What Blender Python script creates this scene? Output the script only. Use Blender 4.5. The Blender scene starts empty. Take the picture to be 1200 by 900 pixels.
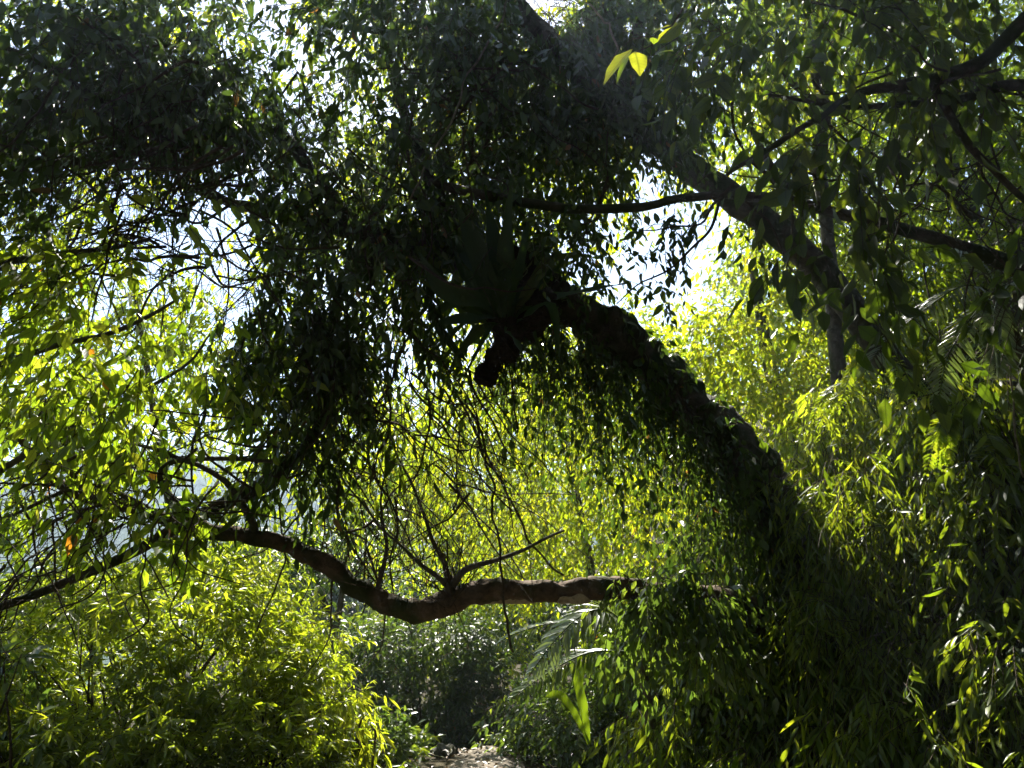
import bpy, math
import numpy as np

rng = np.random.default_rng(11)
scene = bpy.context.scene
COL = scene.collection
R = math.radians

# ------------------------------------------------------------------ camera
FPX = 866.7                       # focal length in photo pixels (1200 wide)
PITCH = R(17.3)
CAM = np.array([0.0, 0.0, 1.6])
CP, SP = math.cos(PITCH), math.sin(PITCH)


def at(px, py, d):
    """World point at photo pixel (px, py), d metres along the view axis."""
    x = (px - 600.0) / FPX
    u = (450.0 - py) / FPX
    return CAM + d * np.array([x, CP - u * SP, SP + u * CP])


def proj(P):
    Q = P - CAM
    f = Q[..., 1] * CP + Q[..., 2] * SP
    u = -Q[..., 1] * SP + Q[..., 2] * CP
    f = np.where(f < 0.05, 0.05, f)
    return 600 + FPX * Q[..., 0] / f, 450 - FPX * u / f, f


cam_data = bpy.data.cameras.new("camera")
cam_data.sensor_width = 36.0
cam_data.lens = 36.0 * FPX / 1200.0
cam_data.clip_start = 0.05
cam_data.clip_end = 6000.0
cam = bpy.data.objects.new("camera", cam_data)
cam.location = CAM
cam.rotation_euler = (math.pi / 2 + PITCH, 0, 0)
COL.objects.link(cam)
scene.camera = cam

# ------------------------------------------------------------------ light
SUN_EL, SUN_AZ = R(50), R(-5)
sd = bpy.data.lights.new("sun", "SUN")
sd.energy = 5.0
sd.angle = R(0.5)
sd.color = (1.0, 0.95, 0.85)
sun = bpy.data.objects.new("sun", sd)
sun.rotation_euler = (math.pi / 2 - SUN_EL, 0, math.pi - SUN_AZ)
COL.objects.link(sun)

world = bpy.data.worlds.new("World")
scene.world = world
world.use_nodes = True
nt = world.node_tree
bg = nt.nodes["Background"]
sky = nt.nodes.new("ShaderNodeTexSky")
sky.sky_type = 'NISHITA'
sky.sun_disc = False
sky.sun_elevation = SUN_EL
sky.sun_rotation = SUN_AZ
sky.air_density = 1.0
sky.dust_density = 0.4
sky.ozone_density = 0.6
tc = nt.nodes.new("ShaderNodeTexCoord")
cn = nt.nodes.new("ShaderNodeTexNoise")
cn.inputs['Scale'].default_value = 4.0
cn.inputs['Detail'].default_value = 6.0
cr = nt.nodes.new("ShaderNodeValToRGB")
cr.color_ramp.elements[0].position = 0.54
cr.color_ramp.elements[1].position = 0.78
mixc = nt.nodes.new("ShaderNodeMixRGB")
mixc.inputs[2].default_value = (7.0, 7.2, 7.5, 1)
nt.links.new(tc.outputs['Generated'], cn.inputs['Vector'])
nt.links.new(cn.outputs['Fac'], cr.inputs['Fac'])
nt.links.new(cr.outputs['Color'], mixc.inputs[0])
nt.links.new(sky.outputs['Color'], mixc.inputs[1])
nt.links.new(mixc.outputs['Color'], bg.inputs['Color'])
bg.inputs['Strength'].default_value = 0.06

scene.view_settings.view_transform = 'Standard'
scene.view_settings.look = 'None'
scene.view_settings.exposure = 2.15
scene.view_settings.gamma = 1.0
scene.view_settings.use_curve_mapping = False
cy = scene.cycles
cy.max_bounces = 7
cy.diffuse_bounces = 4
cy.glossy_bounces = 2
cy.transmission_bounces = 4
cy.transparent_max_bounces = 4
cy.volume_bounces = 0
cy.use_denoising = True
cy.denoiser = 'OPENIMAGEDENOISE'
cy.sample_clamp_indirect = 4.0


# ------------------------------------------------------------------ materials
def ramp(nt, fac, stops):
    r = nt.nodes.new("ShaderNodeValToRGB")
    e = r.color_ramp.elements
    while len(e) < len(stops):
        e.new(0.5)
    for i, (p, c) in enumerate(stops):
        e[i].position = p
        e[i].color = (*c, 1)
    nt.links.new(fac, r.inputs['Fac'])
    return r.outputs['Color']


def leaf_mat(name, refl, trans, tfac=0.5, rough=0.42, spec=0.5, veins=False):
    """refl, trans: ramp stops over the per-leaf tint."""
    m = bpy.data.materials.new(name)
    m.use_nodes = True
    nt = m.node_tree
    p = nt.nodes["Principled BSDF"]
    out = nt.nodes["Material Output"]
    a = nt.nodes.new("ShaderNodeAttribute")
    a.attribute_name = "tint"
    # blotches within the leaf
    n = nt.nodes.new("ShaderNodeTexNoise")
    n.inputs['Scale'].default_value = 25.0
    n.inputs['Detail'].default_value = 2.0
    ma = nt.nodes.new("ShaderNodeMath")
    ma.operation = 'MULTIPLY_ADD'
    ma.inputs[1].default_value = 0.16
    g = nt.nodes.new("ShaderNodeNewGeometry")
    nt.links.new(g.outputs['Position'], n.inputs['Vector'])
    nt.links.new(n.outputs['Fac'], ma.inputs[0])
    sb = nt.nodes.new("ShaderNodeMath")
    sb.operation = 'SUBTRACT'
    sb.inputs[1].default_value = 0.08
    nt.links.new(a.outputs['Fac'], sb.inputs[0])
    nt.links.new(sb.outputs[0], ma.inputs[2])
    c1 = ramp(nt, ma.outputs[0], refl)
    c2 = ramp(nt, ma.outputs[0], trans)
    if veins:
        rb, rn = nt.nodes.new("ShaderNodeAttribute"), nt.nodes.new("ShaderNodeAttribute")
        rb.attribute_name, rn.attribute_name = "rib", "run"

        def mth(op, a_, b_):
            q = nt.nodes.new("ShaderNodeMath")
            q.operation = op
            for k_, v_ in enumerate((a_, b_)):
                if isinstance(v_, (int, float)):
                    q.inputs[k_].default_value = v_
                else:
                    nt.links.new(v_, q.inputs[k_])
            return q.outputs[0]
        wave = mth('SINE', mth('SUBTRACT', mth('MULTIPLY', rn.outputs['Fac'], 52.0), mth('MULTIPLY', rb.outputs['Fac'], 9.0)), 0)
        v1 = mth('MULTIPLY', mth('GREATER_THAN', wave, 0.82), 0.22)
        v2 = mth('MULTIPLY', mth('LESS_THAN', rb.outputs['Fac'], 0.09), 0.5)
        vf = mth('ADD', mth('MAXIMUM', v1, v2), 0.92)
        for k_, c_ in enumerate((c1, c2)):
            sc_ = nt.nodes.new("ShaderNodeVectorMath")
            sc_.operation = 'SCALE'
            nt.links.new(c_, sc_.inputs[0])
            nt.links.new(vf if k_ == 0 else mth('SUBTRACT', 1.9, vf), sc_.inputs['Scale'])
            if k_ == 0:
                c1 = sc_.outputs[0]
            else:
                c2 = sc_.outputs[0]
    nt.links.new(c1, p.inputs['Base Color'])
    p.inputs['Roughness'].default_value = rough
    p.inputs['Specular IOR Level'].default_value = spec
    t = nt.nodes.new("ShaderNodeBsdfTranslucent")
    nt.links.new(c2, t.inputs['Color'])
    mx = nt.nodes.new("ShaderNodeMixShader")
    mx.inputs[0].default_value = tfac
    nt.links.new(p.outputs[0], mx.inputs[1])
    nt.links.new(t.outputs[0], mx.inputs[2])
    nt.links.new(mx.outputs[0], out.inputs['Surface'])
    return m


def bark_mat(name, dark, light, moss, moss_amt=0.5, scale=9.0):
    m = bpy.data.materials.new(name)
    m.use_nodes = True
    nt = m.node_tree
    p = nt.nodes["Principled BSDF"]
    p.inputs['Roughness'].default_value = 0.9
    p.inputs['Specular IOR Level'].default_value = 0.2
    tcn = nt.nodes.new("ShaderNodeTexCoord")
    n1 = nt.nodes.new("ShaderNodeTexNoise")
    n1.inputs['Scale'].default_value = scale
    n1.inputs['Detail'].default_value = 8
    n1.inputs['Roughness'].default_value = 0.65
    nt.links.new(tcn.outputs['Object'], n1.inputs['Vector'])
    c = ramp(nt, n1.outputs['Fac'], [(0.3, dark), (0.55, light), (0.75, dark)])
    n2 = nt.nodes.new("ShaderNodeTexNoise")
    n2.inputs['Scale'].default_value = scale * 0.35
    n2.inputs['Detail'].default_value = 5
    nt.links.new(tcn.outputs['Object'], n2.inputs['Vector'])
    f = ramp(nt, n2.outputs['Fac'], [(0.62 - 0.3 * moss_amt, (0, 0, 0)), (0.75 - 0.3 * moss_amt, (1, 1, 1))])
    mx = nt.nodes.new("ShaderNodeMixRGB")
    mx.inputs[2].default_value = (*moss, 1)
    nt.links.new(f, mx.inputs[0])
    nt.links.new(c, mx.inputs[1])
    nt.links.new(mx.outputs[0], p.inputs['Base Color'])
    b = nt.nodes.new("ShaderNodeBump")
    b.inputs['Strength'].default_value = 0.8
    b.inputs['Distance'].default_value = 0.06
    nt.links.new(n1.outputs['Fac'], b.inputs['Height'])
    nt.links.new(b.outputs[0], p.inputs['Normal'])
    return m


def soil_mat(name, stops, scale=3.0, bump=0.05):
    m = bpy.data.materials.new(name)
    m.use_nodes = True
    nt = m.node_tree
    p = nt.nodes["Principled BSDF"]
    p.inputs['Roughness'].default_value = 0.95
    p.inputs['Specular IOR Level'].default_value = 0.1
    tcn = nt.nodes.new("ShaderNodeTexCoord")
    n1 = nt.nodes.new("ShaderNodeTexNoise")
    n1.inputs['Scale'].default_value = scale
    n1.inputs['Detail'].default_value = 10
    n1.inputs['Roughness'].default_value = 0.7
    nt.links.new(tcn.outputs['Object'], n1.inputs['Vector'])
    nt.links.new(ramp(nt, n1.outputs['Fac'], stops), p.inputs['Base Color'])
    b = nt.nodes.new("ShaderNodeBump")
    b.inputs['Strength'].default_value = 1.0
    b.inputs['Distance'].default_value = bump
    nt.links.new(n1.outputs['Fac'], b.inputs['Height'])
    nt.links.new(b.outputs[0], p.inputs['Normal'])
    return m


ORANGE = (0.55, 0.22, 0.02)
M = {}
M['thin'] = leaf_mat("thin_leaf",
                     [(0.0, (0.045, 0.085, 0.014)), (0.6, (0.085, 0.13, 0.02)), (0.96, (0.12, 0.15, 0.02)), (0.985, (0.30, 0.13, 0.015))],
                     [(0.0, (0.20, 0.36, 0.012)), (0.6, (0.40, 0.52, 0.018)), (0.96, (0.55, 0.56, 0.03)), (0.985, (0.75, 0.30, 0.02))], 0.52, 0.45, veins=True)
M['fine'] = leaf_mat("fine_leaf",
                     [(0.0, (0.05, 0.085, 0.012)), (0.6, (0.09, 0.125, 0.015)), (1.0, (0.13, 0.14, 0.02))],
                     [(0.0, (0.24, 0.38, 0.008)), (0.6, (0.48, 0.56, 0.012)), (1.0, (0.66, 0.60, 0.02))], 0.52, 0.5)
M['leathery'] = leaf_mat("leathery_leaf",
                         [(0.0, (0.032, 0.054, 0.020)), (0.6, (0.052, 0.080, 0.024)), (0.95, (0.07, 0.09, 0.025)), (0.985, (0.16, 0.085, 0.03))],
                         [(0.0, (0.05, 0.10, 0.010)), (0.6, (0.11, 0.18, 0.014)), (0.95, (0.2, 0.25, 0.02)), (0.985, (0.3, 0.16, 0.03))], 0.38, 0.42)
M['bamboo'] = leaf_mat("bamboo_leaf",
                       [(0.0, (0.035, 0.065, 0.010)), (0.6, (0.06, 0.10, 0.014)), (1.0, (0.10, 0.13, 0.02))],
                       [(0.0, (0.14, 0.23, 0.008)), (0.6, (0.30, 0.39, 0.012)), (1.0, (0.48, 0.50, 0.018))], 0.45, 0.38, 0.5)
M['bush'] = leaf_mat("bush_leaf",
                     [(0.0, (0.05, 0.078, 0.012)), (0.6, (0.088, 0.12, 0.016)), (1.0, (0.125, 0.145, 0.025))],
                     [(0.0, (0.25, 0.38, 0.012)), (0.6, (0.46, 0.56, 0.018)), (1.0, (0.64, 0.64, 0.03))], 0.52, 0.38, 0.6)
M['dull'] = leaf_mat("dull_leaf",
                     [(0.0, (0.03, 0.055, 0.018)), (0.6, (0.055, 0.085, 0.022)), (1.0, (0.09, 0.12, 0.03))],
                     [(0.0, (0.10, 0.18, 0.02)), (0.6, (0.2, 0.3, 0.025)), (1.0, (0.35, 0.42, 0.03))], 0.42, 0.36, 0.6)
M['broad'] = leaf_mat("broad_leaf",
                      [(0.0, (0.025, 0.045, 0.012)), (0.6, (0.042, 0.068, 0.014)), (1.0, (0.07, 0.09, 0.02))],
                      [(0.0, (0.06, 0.12, 0.006)), (0.6, (0.14, 0.22, 0.010)), (1.0, (0.30, 0.36, 0.016)), ], 0.45, 0.5, 0.3, True)
M['strap'] = leaf_mat("strap_leaf",
                      [(0.0, (0.03, 0.06, 0.014)), (0.6, (0.05, 0.085, 0.018)), (1.0, (0.16, 0.12, 0.04))],
                      [(0.0, (0.03, 0.07, 0.006)), (0.6, (0.06, 0.11, 0.008)), (1.0, (0.16, 0.12, 0.03))], 0.3, 0.45, 0.3)
M['palm'] = leaf_mat("glint_pale_palm_leaf",  # waxy leaf, its reflected glint lightened into the base colour
                     [(0.0, (0.14, 0.17, 0.11)), (0.6, (0.24, 0.27, 0.20)), (1.0, (0.31, 0.34, 0.26))],
                     [(0.0, (0.14, 0.22, 0.03)), (1.0, (0.3, 0.38, 0.06))], 0.3, 0.32, 0.8)
M['bark_dark'] = bark_mat("dark_mossy_bark", (0.022, 0.018, 0.014), (0.10, 0.082, 0.062), (0.03, 0.042, 0.012), 0.6)
M['bark_brown'] = bark_mat("brown_bark", (0.034, 0.023, 0.015), (0.13, 0.088, 0.056), (0.038, 0.044, 0.014), 0.5)
M['bark_grey'] = bark_mat("grey_bark", (0.04, 0.035, 0.028), (0.12, 0.105, 0.085), (0.05, 0.06, 0.02), 0.35)
M['twig'] = bark_mat("twig_bark", (0.03, 0.022, 0.015), (0.085, 0.062, 0.04), (0.05, 0.05, 0.02), 0.2, 30)
M['dry'] = bark_mat("dry_stem", (0.12, 0.09, 0.06), (0.30, 0.25, 0.18), (0.1, 0.09, 0.05), 0.1, 30)
M['root'] = bark_mat("fibrous_root", (0.012, 0.009, 0.007), (0.05, 0.036, 0.024), (0.03, 0.03, 0.01), 0.3, 40)
M['soil'] = soil_mat("leaf_litter_soil", [(0.3, (0.02, 0.016, 0.010)), (0.5, (0.05, 0.04, 0.022)), (0.7, (0.03, 0.04, 0.012))])
M['path'] = soil_mat("path_earth", [(0.3, (0.07, 0.058, 0.045)), (0.5, (0.16, 0.135, 0.105)), (0.7, (0.23, 0.20, 0.165))], 6.0, 0.04)
M['rock'] = soil_mat("mossy_rock", [(0.3, (0.03, 0.035, 0.018)), (0.5, (0.09, 0.085, 0.07)), (0.7, (0.05, 0.06, 0.02))], 4.0, 0.06)
M['mount'] = soil_mat("forested_slope", [(0.3, (0.02, 0.04, 0.012)), (0.5, (0.05, 0.08, 0.02)), (0.7, (0.08, 0.10, 0.03))], 0.2, 2.0)


# ------------------------------------------------------------------ mesh helpers
def nrm(v):
    return v / np.maximum(np.linalg.norm(v, axis=-1, keepdims=True), 1e-9)


class MB:
    def __init__(self):
        self.v, self.f, self.t, self.n, self.uv = [], {3: [], 4: []}, {3: [], 4: []}, 0, []

    def add(self, verts, faces, tint=None):
        verts = np.asarray(verts, float).reshape(-1, 3)
        self.v.append(verts)
        self.uv.append(np.full((len(verts), 2), 0.5))
        for fa in faces:
            fa = np.asarray(fa)
            if fa.size == 0:
                continue
            k = fa.shape[1]
            self.f[k].append(fa + self.n)
            if tint is None:
                tt = np.full(len(fa), 0.5)
            elif np.ndim(tint) == 0:
                tt = np.full(len(fa), float(tint))
            else:
                tt = np.resize(tint, len(fa)) if len(tint) != len(fa) else tint
            self.t[k].append(tt)
        self.n += len(verts)

    def build(self, name, mat, parent=None, smooth=True, origin=None):
        V = np.concatenate(self.v) if self.v else np.zeros((0, 3))
        me = bpy.data.meshes.new(name)
        o = bpy.data.objects.new(name, me)
        COL.objects.link(o)
        if parent is not None:
            base = np.array(parent['_w']) if '_w' in parent else np.zeros(3)
            o.parent = parent
            V = V - base
            o['_w'] = [float(x) for x in base]
        elif origin is not None:
            origin = np.asarray(origin, float)
            V = V - origin
            o.location = origin
            o['_w'] = [float(x) for x in origin]
        F3 = np.concatenate(self.f[3]) if self.f[3] else np.zeros((0, 3), int)
        F4 = np.concatenate(self.f[4]) if self.f[4] else np.zeros((0, 4), int)
        T = np.concatenate(self.t[3] + self.t[4]) if (self.t[3] or self.t[4]) else np.zeros(0)
        loops = np.concatenate([F3.ravel(), F4.ravel()]).astype(np.int32)
        starts = np.concatenate([np.arange(len(F3)) * 3, len(F3) * 3 + np.arange(len(F4)) * 4]).astype(np.int32)
        me.vertices.add(len(V))
        me.vertices.foreach_set("co", V.astype(np.float32).ravel())
        me.loops.add(len(loops))
        me.loops.foreach_set("vertex_index", loops)
        me.polygons.add(len(starts))
        me.polygons.foreach_set("loop_start", starts)
        me.update(calc_edges=True)
        if smooth:
            me.polygons.foreach_set("use_smooth", np.ones(len(starts), dtype=bool))
        at_ = me.attributes.new("tint", 'FLOAT', 'FACE')
        at_.data.foreach_set("value", T.astype(np.float32))
        UVs = np.concatenate(self.uv).astype(np.float32)
        if np.ptp(UVs) > 0:
            for q, nm_ in enumerate(("rib", "run")):
                a_ = me.attributes.new(nm_, 'FLOAT', 'POINT')
                a_.data.foreach_set("value", np.ascontiguousarray(UVs[:, q]))
        me.materials.append(mat)
        me.update()
        return o


def thing(name, label, cat, base, group=None, kind=None):
    o = bpy.data.objects.new(name, None)
    COL.objects.link(o)
    o.location = base
    o.empty_display_size = 0.2
    o['_w'] = [float(x) for x in base]
    o['label'] = label
    o['category'] = cat
    if group:
        o['group'] = group
    if kind:
        o['kind'] = kind
    return o


def tag(o, label=None, cat=None, group=None, kind=None):
    if label:
        o['label'] = label
    if cat:
        o['category'] = cat
    if group:
        o['group'] = group
    if kind:
        o['kind'] = kind
    return o


# smooth polyline through control points (Catmull-Rom)
def spline(C, n=8):
    C = np.asarray(C, float)
    P = np.vstack([2 * C[0] - C[1], C, 2 * C[-1] - C[-2]])
    out = []
    for i in range(1, len(P) - 2):
        t = np.linspace(0, 1, n, endpoint=False)[:, None]
        p0, p1, p2, p3 = P[i - 1], P[i], P[i + 1], P[i + 2]
        out.append(0.5 * ((2 * p1) + (-p0 + p2) * t + (2 * p0 - 5 * p1 + 4 * p2 - p3) * t ** 2 + (-p0 + 3 * p1 - 3 * p2 + p3) * t ** 3))
    out.append(C[-1:])
    return np.concatenate(out)


def tube(mb, C, r, sides=10, n=8, rough=0.0, wobble=0.0, tint=0.5):
    """r: radius per control point."""
    C = np.asarray(C, float)
    r = np.resize(np.asarray(r, float), len(C)) if np.ndim(r) else np.full(len(C), r)
    S = spline(np.hstack([C, r[:, None]]), n) if C.shape[0] > 2 else np.hstack([C, r[:, None]])
    P, rad = S[:, :3].copy(), np.maximum(S[:, 3], 0.0008)
    if wobble:
        w = rng.normal(0, 1, P.shape)
        for _ in range(2):
            w[1:-1] = (w[:-2] + w[1:-1] + w[2:]) / 3
        P += w * wobble
    T = nrm(np.gradient(P, axis=0))
    ref = np.array([0.3, 0.1, 0.95]) if abs(T[:, 2]).mean() < 0.7 else np.array([1.0, 0.2, 0.1])
    A = nrm(np.cross(T, ref))
    B = np.cross(T, A)
    a = np.linspace(0, 2 * math.pi, sides, endpoint=False)
    jit = 1 + rough * rng.normal(0, 1, (len(P), sides))
    if rough:
        jit = (jit + np.roll(jit, 1, 1) + np.roll(jit, -1, 1)) / 3
        jit[1:-1] = (jit[:-2] + jit[1:-1] + jit[2:]) / 3
    V = P[:, None] + rad[:, None, None] * jit[..., None] * (np.cos(a)[None, :, None] * A[:, None] + np.sin(a)[None, :, None] * B[:, None])
    k = sides
    i = np.arange(len(P) - 1)[:, None] * k
    j = np.arange(k)[None]
    F = np.stack([i + j, i + (j + 1) % k, i + k + (j + 1) % k, i + k + j], -1).reshape(-1, 4)
    nv = len(P) * k
    V = np.vstack([V.reshape(-1, 3), P[:1], P[-1:]])
    c0 = np.stack([np.full(k, nv), (np.arange(k) + 1) % k, np.arange(k)], -1)
    e = (len(P) - 1) * k
    c1 = np.stack([np.full(k, nv + 1), e + np.arange(k), e + (np.arange(k) + 1) % k], -1)
    mb.add(V, [F, np.vstack([c0, c1])], tint)
    return P, rad


def twigs(mb, P0, D, Ln, sag, r=0.004, m=4):
    """Batch of thin three-sided twigs."""
    n = len(P0)
    if n == 0:
        return
    t = np.linspace(0, 1, m)
    P = P0[:, None] + D[:, None] * (Ln[:, None] * t)[..., None]
    P[..., 2] -= sag[:, None] * Ln[:, None] * t ** 2
    T = nrm(np.gradient(P, axis=1))
    A = nrm(np.cross(T, np.array([0.31, 0.22, 0.92])))
    B = np.cross(T, A)
    rr = (np.resize(r, n)[:, None] * np.linspace(1, 0.35, m)[None])[..., None]
    ring = [P + rr * (math.cos(q) * A + math.sin(q) * B) for q in (0, 2.094, 4.189)]
    V = np.stack(ring, 2).reshape(-1, 3)
    base = (np.arange(n) * m * 3)[:, None, None]
    i = (np.arange(m - 1) * 3)[None, :, None]
    j = np.arange(3)[None, None]
    F = np.stack([base + i + j, base + i + (j + 1) % 3, base + i + 3 + (j + 1) % 3, base + i + 3 + j], -1).reshape(-1, 4)
    mb.add(V, [F])


def leaves(mb, P, D, N, L, W, curl=0.15, fold=0.35, tint=None, hi=True, wide=0.4):
    n = len(P)
    if n == 0:
        return
    D = nrm(D)
    N = nrm(N - D * (N * D).sum(-1, keepdims=True))
    S = np.cross(D, N)
    L = np.resize(L, n)[:, None]
    W = np.resize(W, n)[:, None] * 0.5
    curl = np.resize(curl, n)[:, None]
    if tint is None:
        tint = rng.uniform(0, 1, n)

    def mid(s):
        return P + D * L * s - N * (curl * L * s * s)
    if hi:
        b, m1, m2, t = mid(0.0), mid(0.33), mid(0.68), mid(1.0)
        up1, up2 = N * (W * fold), N * (W * 0.75 * fold)
        l1, r1 = m1 - S * W + up1, m1 + S * W + up1
        l2, r2 = m2 - S * W * 0.78 + up2, m2 + S * W * 0.78 + up2
        V = np.stack([b, m1, m2, t, l1, l2, r1, r2], 1).reshape(-1, 3)
        o = (np.arange(n) * 8)[:, None]
        F3 = np.concatenate([o + np.array([[0, 6, 1]]), o + np.array([[0, 1, 4]]), o + np.array([[2, 7, 3]]), o + np.array([[2, 3, 5]])])
        F4 = np.concatenate([o + np.array([[1, 6, 7, 2]]), o + np.array([[4, 1, 2, 5]])])
        mb.v.append(V)
        mb.uv.append(np.tile(np.array([[0, 0], [0, .33], [0, .68], [0, 1], [1, .33], [1, .68], [1, .33], [1, .68]]), (n, 1)))
        mb.f[3].append(F3 + mb.n)
        mb.t[3].append(np.tile(tint, 4))
        mb.f[4].append(F4 + mb.n)
        mb.t[4].append(np.tile(tint, 2))
        mb.n += len(V)
    else:
        b, t, m = mid(0.0), mid(1.0), mid(wide)
        up = N * (W * fold)
        V = np.stack([b, m - S * W + up, t, m + S * W + up], 1).reshape(-1, 3)
        o = (np.arange(n) * 4)[:, None]
        F3 = np.concatenate([o + np.array([[0, 3, 2]]), o + np.array([[0, 2, 1]])])
        mb.v.append(V)
        mb.uv.append(np.full((n * 4, 2), 0.5))
        mb.f[3].append(F3 + mb.n)
        mb.t[3].append(np.tile(tint, 2))
        mb.n += len(V)


UP = np.array([0, 0, 1.0])
SUNV = np.array([math.sin(SUN_AZ) * math.cos(SUN_EL), math.cos(SUN_AZ) * math.cos(SUN_EL), math.sin(SUN_EL)])
# chinks in the foliage through which a patch of sun falls on what is below
BEAMS = [(at(90, 330, 5.0), 0.55), (at(170, 400, 4.9), 0.5), (at(60, 450, 5.1), 0.5), (at(130, 480, 5.2), .4), (at(360, 560, 5.9), .2), (at(470, 490, 6.0), .12),
         (at(728, 72, 4.0), 0.36), (at(1070, 632, 5.4), 0.10), (at(1010, 715, 5.4), 0.10), (at(1110, 745, 5.0), 0.09), (at(965, 505, 6.2), 0.38), (at(900, 420, 8.5), .4), (at(1090, 510, 5.6), 0.13), (at(1180, 510, 5.2), 0.12),
         (at(655, 750, 6.1), 0.62), (at(570, 890, 8.9), 0.45), (at(1040, 330, 5.4), 0.12), (at(545, 200, 6.0), 0.12), (at(1100, 380, 5.2), 0.22), (at(870, 760, 6.0), 0.14), (at(1000, 580, 5.9), 0.4), (at(990, 700, 5.2), .1)]


def unbeamed(Q):
    keep = np.ones(len(Q), bool)
    for b, r in BEAMS:
        w = Q - b
        sL = w @ SUNV
        d = np.linalg.norm(w - sL[:, None] * SUNV, axis=1)
        keep &= ~((sL > 0.3) & (d < r))
    return keep


def sprays(mbl, mbt, P0, D, Ln, k, L, wr, sag=0.3, fwd=0.5, spread=0.8, hang=0.3, noise=0.3, curl=0.15, hi=True, tr=0.004, tint=(0, 1), upn=0.8, wide=0.4, dead=0.008):
    """Leafy twigs: k alternating leaves along each of the M twigs."""
    M_ = len(P0)
    if M_ == 0:
        return
    D = nrm(D)
    Ln = np.resize(Ln, M_)
    sg = sag * rng.uniform(0.6, 1.4, M_)
    if mbt is not None:
        twigs(mbt, P0, D, Ln, sg, tr)
    t = (np.arange(k) + 0.9) / k
    t = np.clip(t[None] + rng.normal(0, 0.25 / k, (M_, k)), 0.05, 1.0)
    P = P0[:, None] + D[:, None] * (Ln[:, None] * t)[..., None]
    P[..., 2] -= sg[:, None] * Ln[:, None] * t ** 2
    T = D[:, None] - UP * (2 * sg[:, None] * t)[..., None]
    T = nrm(T)
    refn = nrm(UP + rng.normal(0, 0.5, (M_, 3)))
    S = nrm(np.cross(D, refn))[:, None]
    sgn = np.where((np.arange(k) % 2) == 0, 1.0, -1.0)[None, :, None]
    f = np.where(np.arange(k) == k - 1, 2.5, fwd)[None, :, None]
    dl = T * f + S * sgn * spread - UP * hang + rng.normal(0, noise, (M_, k, 3))
    nn = UP * upn + rng.normal(0, 0.45, (M_, k, 3))
    ll = L * rng.uniform(0.5, 1.25, (M_, k)) * rng.uniform(0.8, 1.2, (M_, 1))
    base = rng.uniform(tint[0], tint[1], (M_, 1))
    tt = np.clip(base * 0.6 + rng.uniform(tint[0], tint[1], (M_, k)) * 0.4, 0, 0.93)
    tt = np.where(rng.uniform(0, 1, tt.shape) < dead, 1.05, tt)
    P, dl, nn, ll, tt = P.reshape(-1, 3), nrm(dl.reshape(-1, 3)), nn.reshape(-1, 3), ll.ravel(), tt.ravel()
    kp = unbeamed(P + dl * ll[:, None] * 0.5)
    P, dl, nn, ll, tt = P[kp], dl[kp], nn[kp], ll[kp], tt[kp]
    leaves(mbl, P, dl, nn, ll, ll * wr, curl * rng.uniform(0.3, 1.7, len(P)), 0.3, tt, hi, wide)


# openings in the canopy where the sky shows (photo px, radii, how empty)
GAPS = [(238, 245, 56, 38, 0.92), (205, 305, 40, 30, 0.8), (262, 195, 38, 25, 0.8), (340, 60, 45, 38, 0.85), (300, 5, 22, 22, 0.8), (480, 95, 32, 34, 0.8), (425, 115, 30, 30, 0.7),
        (785, 272, 34, 46, 0.88), (805, 350, 22, 30, 0.9), (745, 190, 22, 18, 0.8), (830, 300, 18, 22, 0.8), (330, 330, 18, 40, 0.7), (230, 510, 26, 20, 0.85), (300, 430, 16, 40, 0.7), (60, 230, 25, 12, 0.5),
        (655, 320, 20, 12, 0.8), (470, 425, 26, 22, 0.7), (430, 40, 26, 18, 0.6), (95, 640, 42, 32, 0.97), (195, 565, 45, 16, 0.85), (30, 640, 30, 20, 0.6)]


def field(blobs, clump=0.3, per=9, gaps=0.0, down=0.3, out=0.8, shell=0.15, tilt=0.0):
    """Twig bases and directions gathered in clumps inside the blobs (px, py, depth, rx px, ry px, rdepth m, twigs)."""
    Ps, Ds = [], []
    for (px, py, d, rx, ry, rd, n) in blobs:
        c = at(px, py, d)
        r = np.array([rx * d / FPX, rd, ry * d / FPX])
        K = max(3, n // per)
        u = nrm(rng.normal(0, 1, (K, 3))) * rng.uniform(shell, 1, (K, 1)) ** 0.45
        wt = rng.gamma(1.3, 1.0, K)
        idx = rng.choice(K, n, p=wt / wt.sum())
        loc = u[idx] + rng.normal(0, clump, (n, 3)) * 0.8
        P = c + loc * r
        P[:, 1] -= tilt * (P[:, 2] - c[2])
        D = nrm(loc) * out + rng.normal(0, 0.55, (n, 3)) - UP * down
        if gaps:
            x, y, _ = proj(P)
            keep = np.ones(n, bool)
            w1, w2 = rng.normal(0, 0.12, n), rng.uniform(0, 1, n)
            for (gx, gy, gw, gh, p) in GAPS:
                q = ((x - gx) / (gw * 1.15)) ** 2 + ((y - gy) / (gh * 1.15)) ** 2
                keep &= ~((q + w1 < 1.0) & (w2 < p * gaps))
            P, D = P[keep], D[keep]
        Ps.append(P)
        Ds.append(D)
    return np.concatenate(Ps), nrm(np.concatenate(Ds))


def crown(parent, blobs, mat, L, wr, k=9, tl=0.45, name='crown', gaps=0.0, hi=False, twig=True, tmat='twig', clump=0.3, per=9, down=0.3, out=0.8, shell=0.15, tilt=0.0, **kw):
    P, D = field(blobs, clump, per, gaps, down, out, shell, tilt)
    ml, mt = MB(), MB() if twig else None
    sprays(ml, mt, P, D, tl * rng.uniform(0.6, 1.4, len(P)), k, L, wr, hi=hi, **kw)
    o = ml.build(name, M[mat], parent, smooth=hi)
    if twig:
        mt.build('twigs', M[tmat], parent)
    return o


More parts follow.
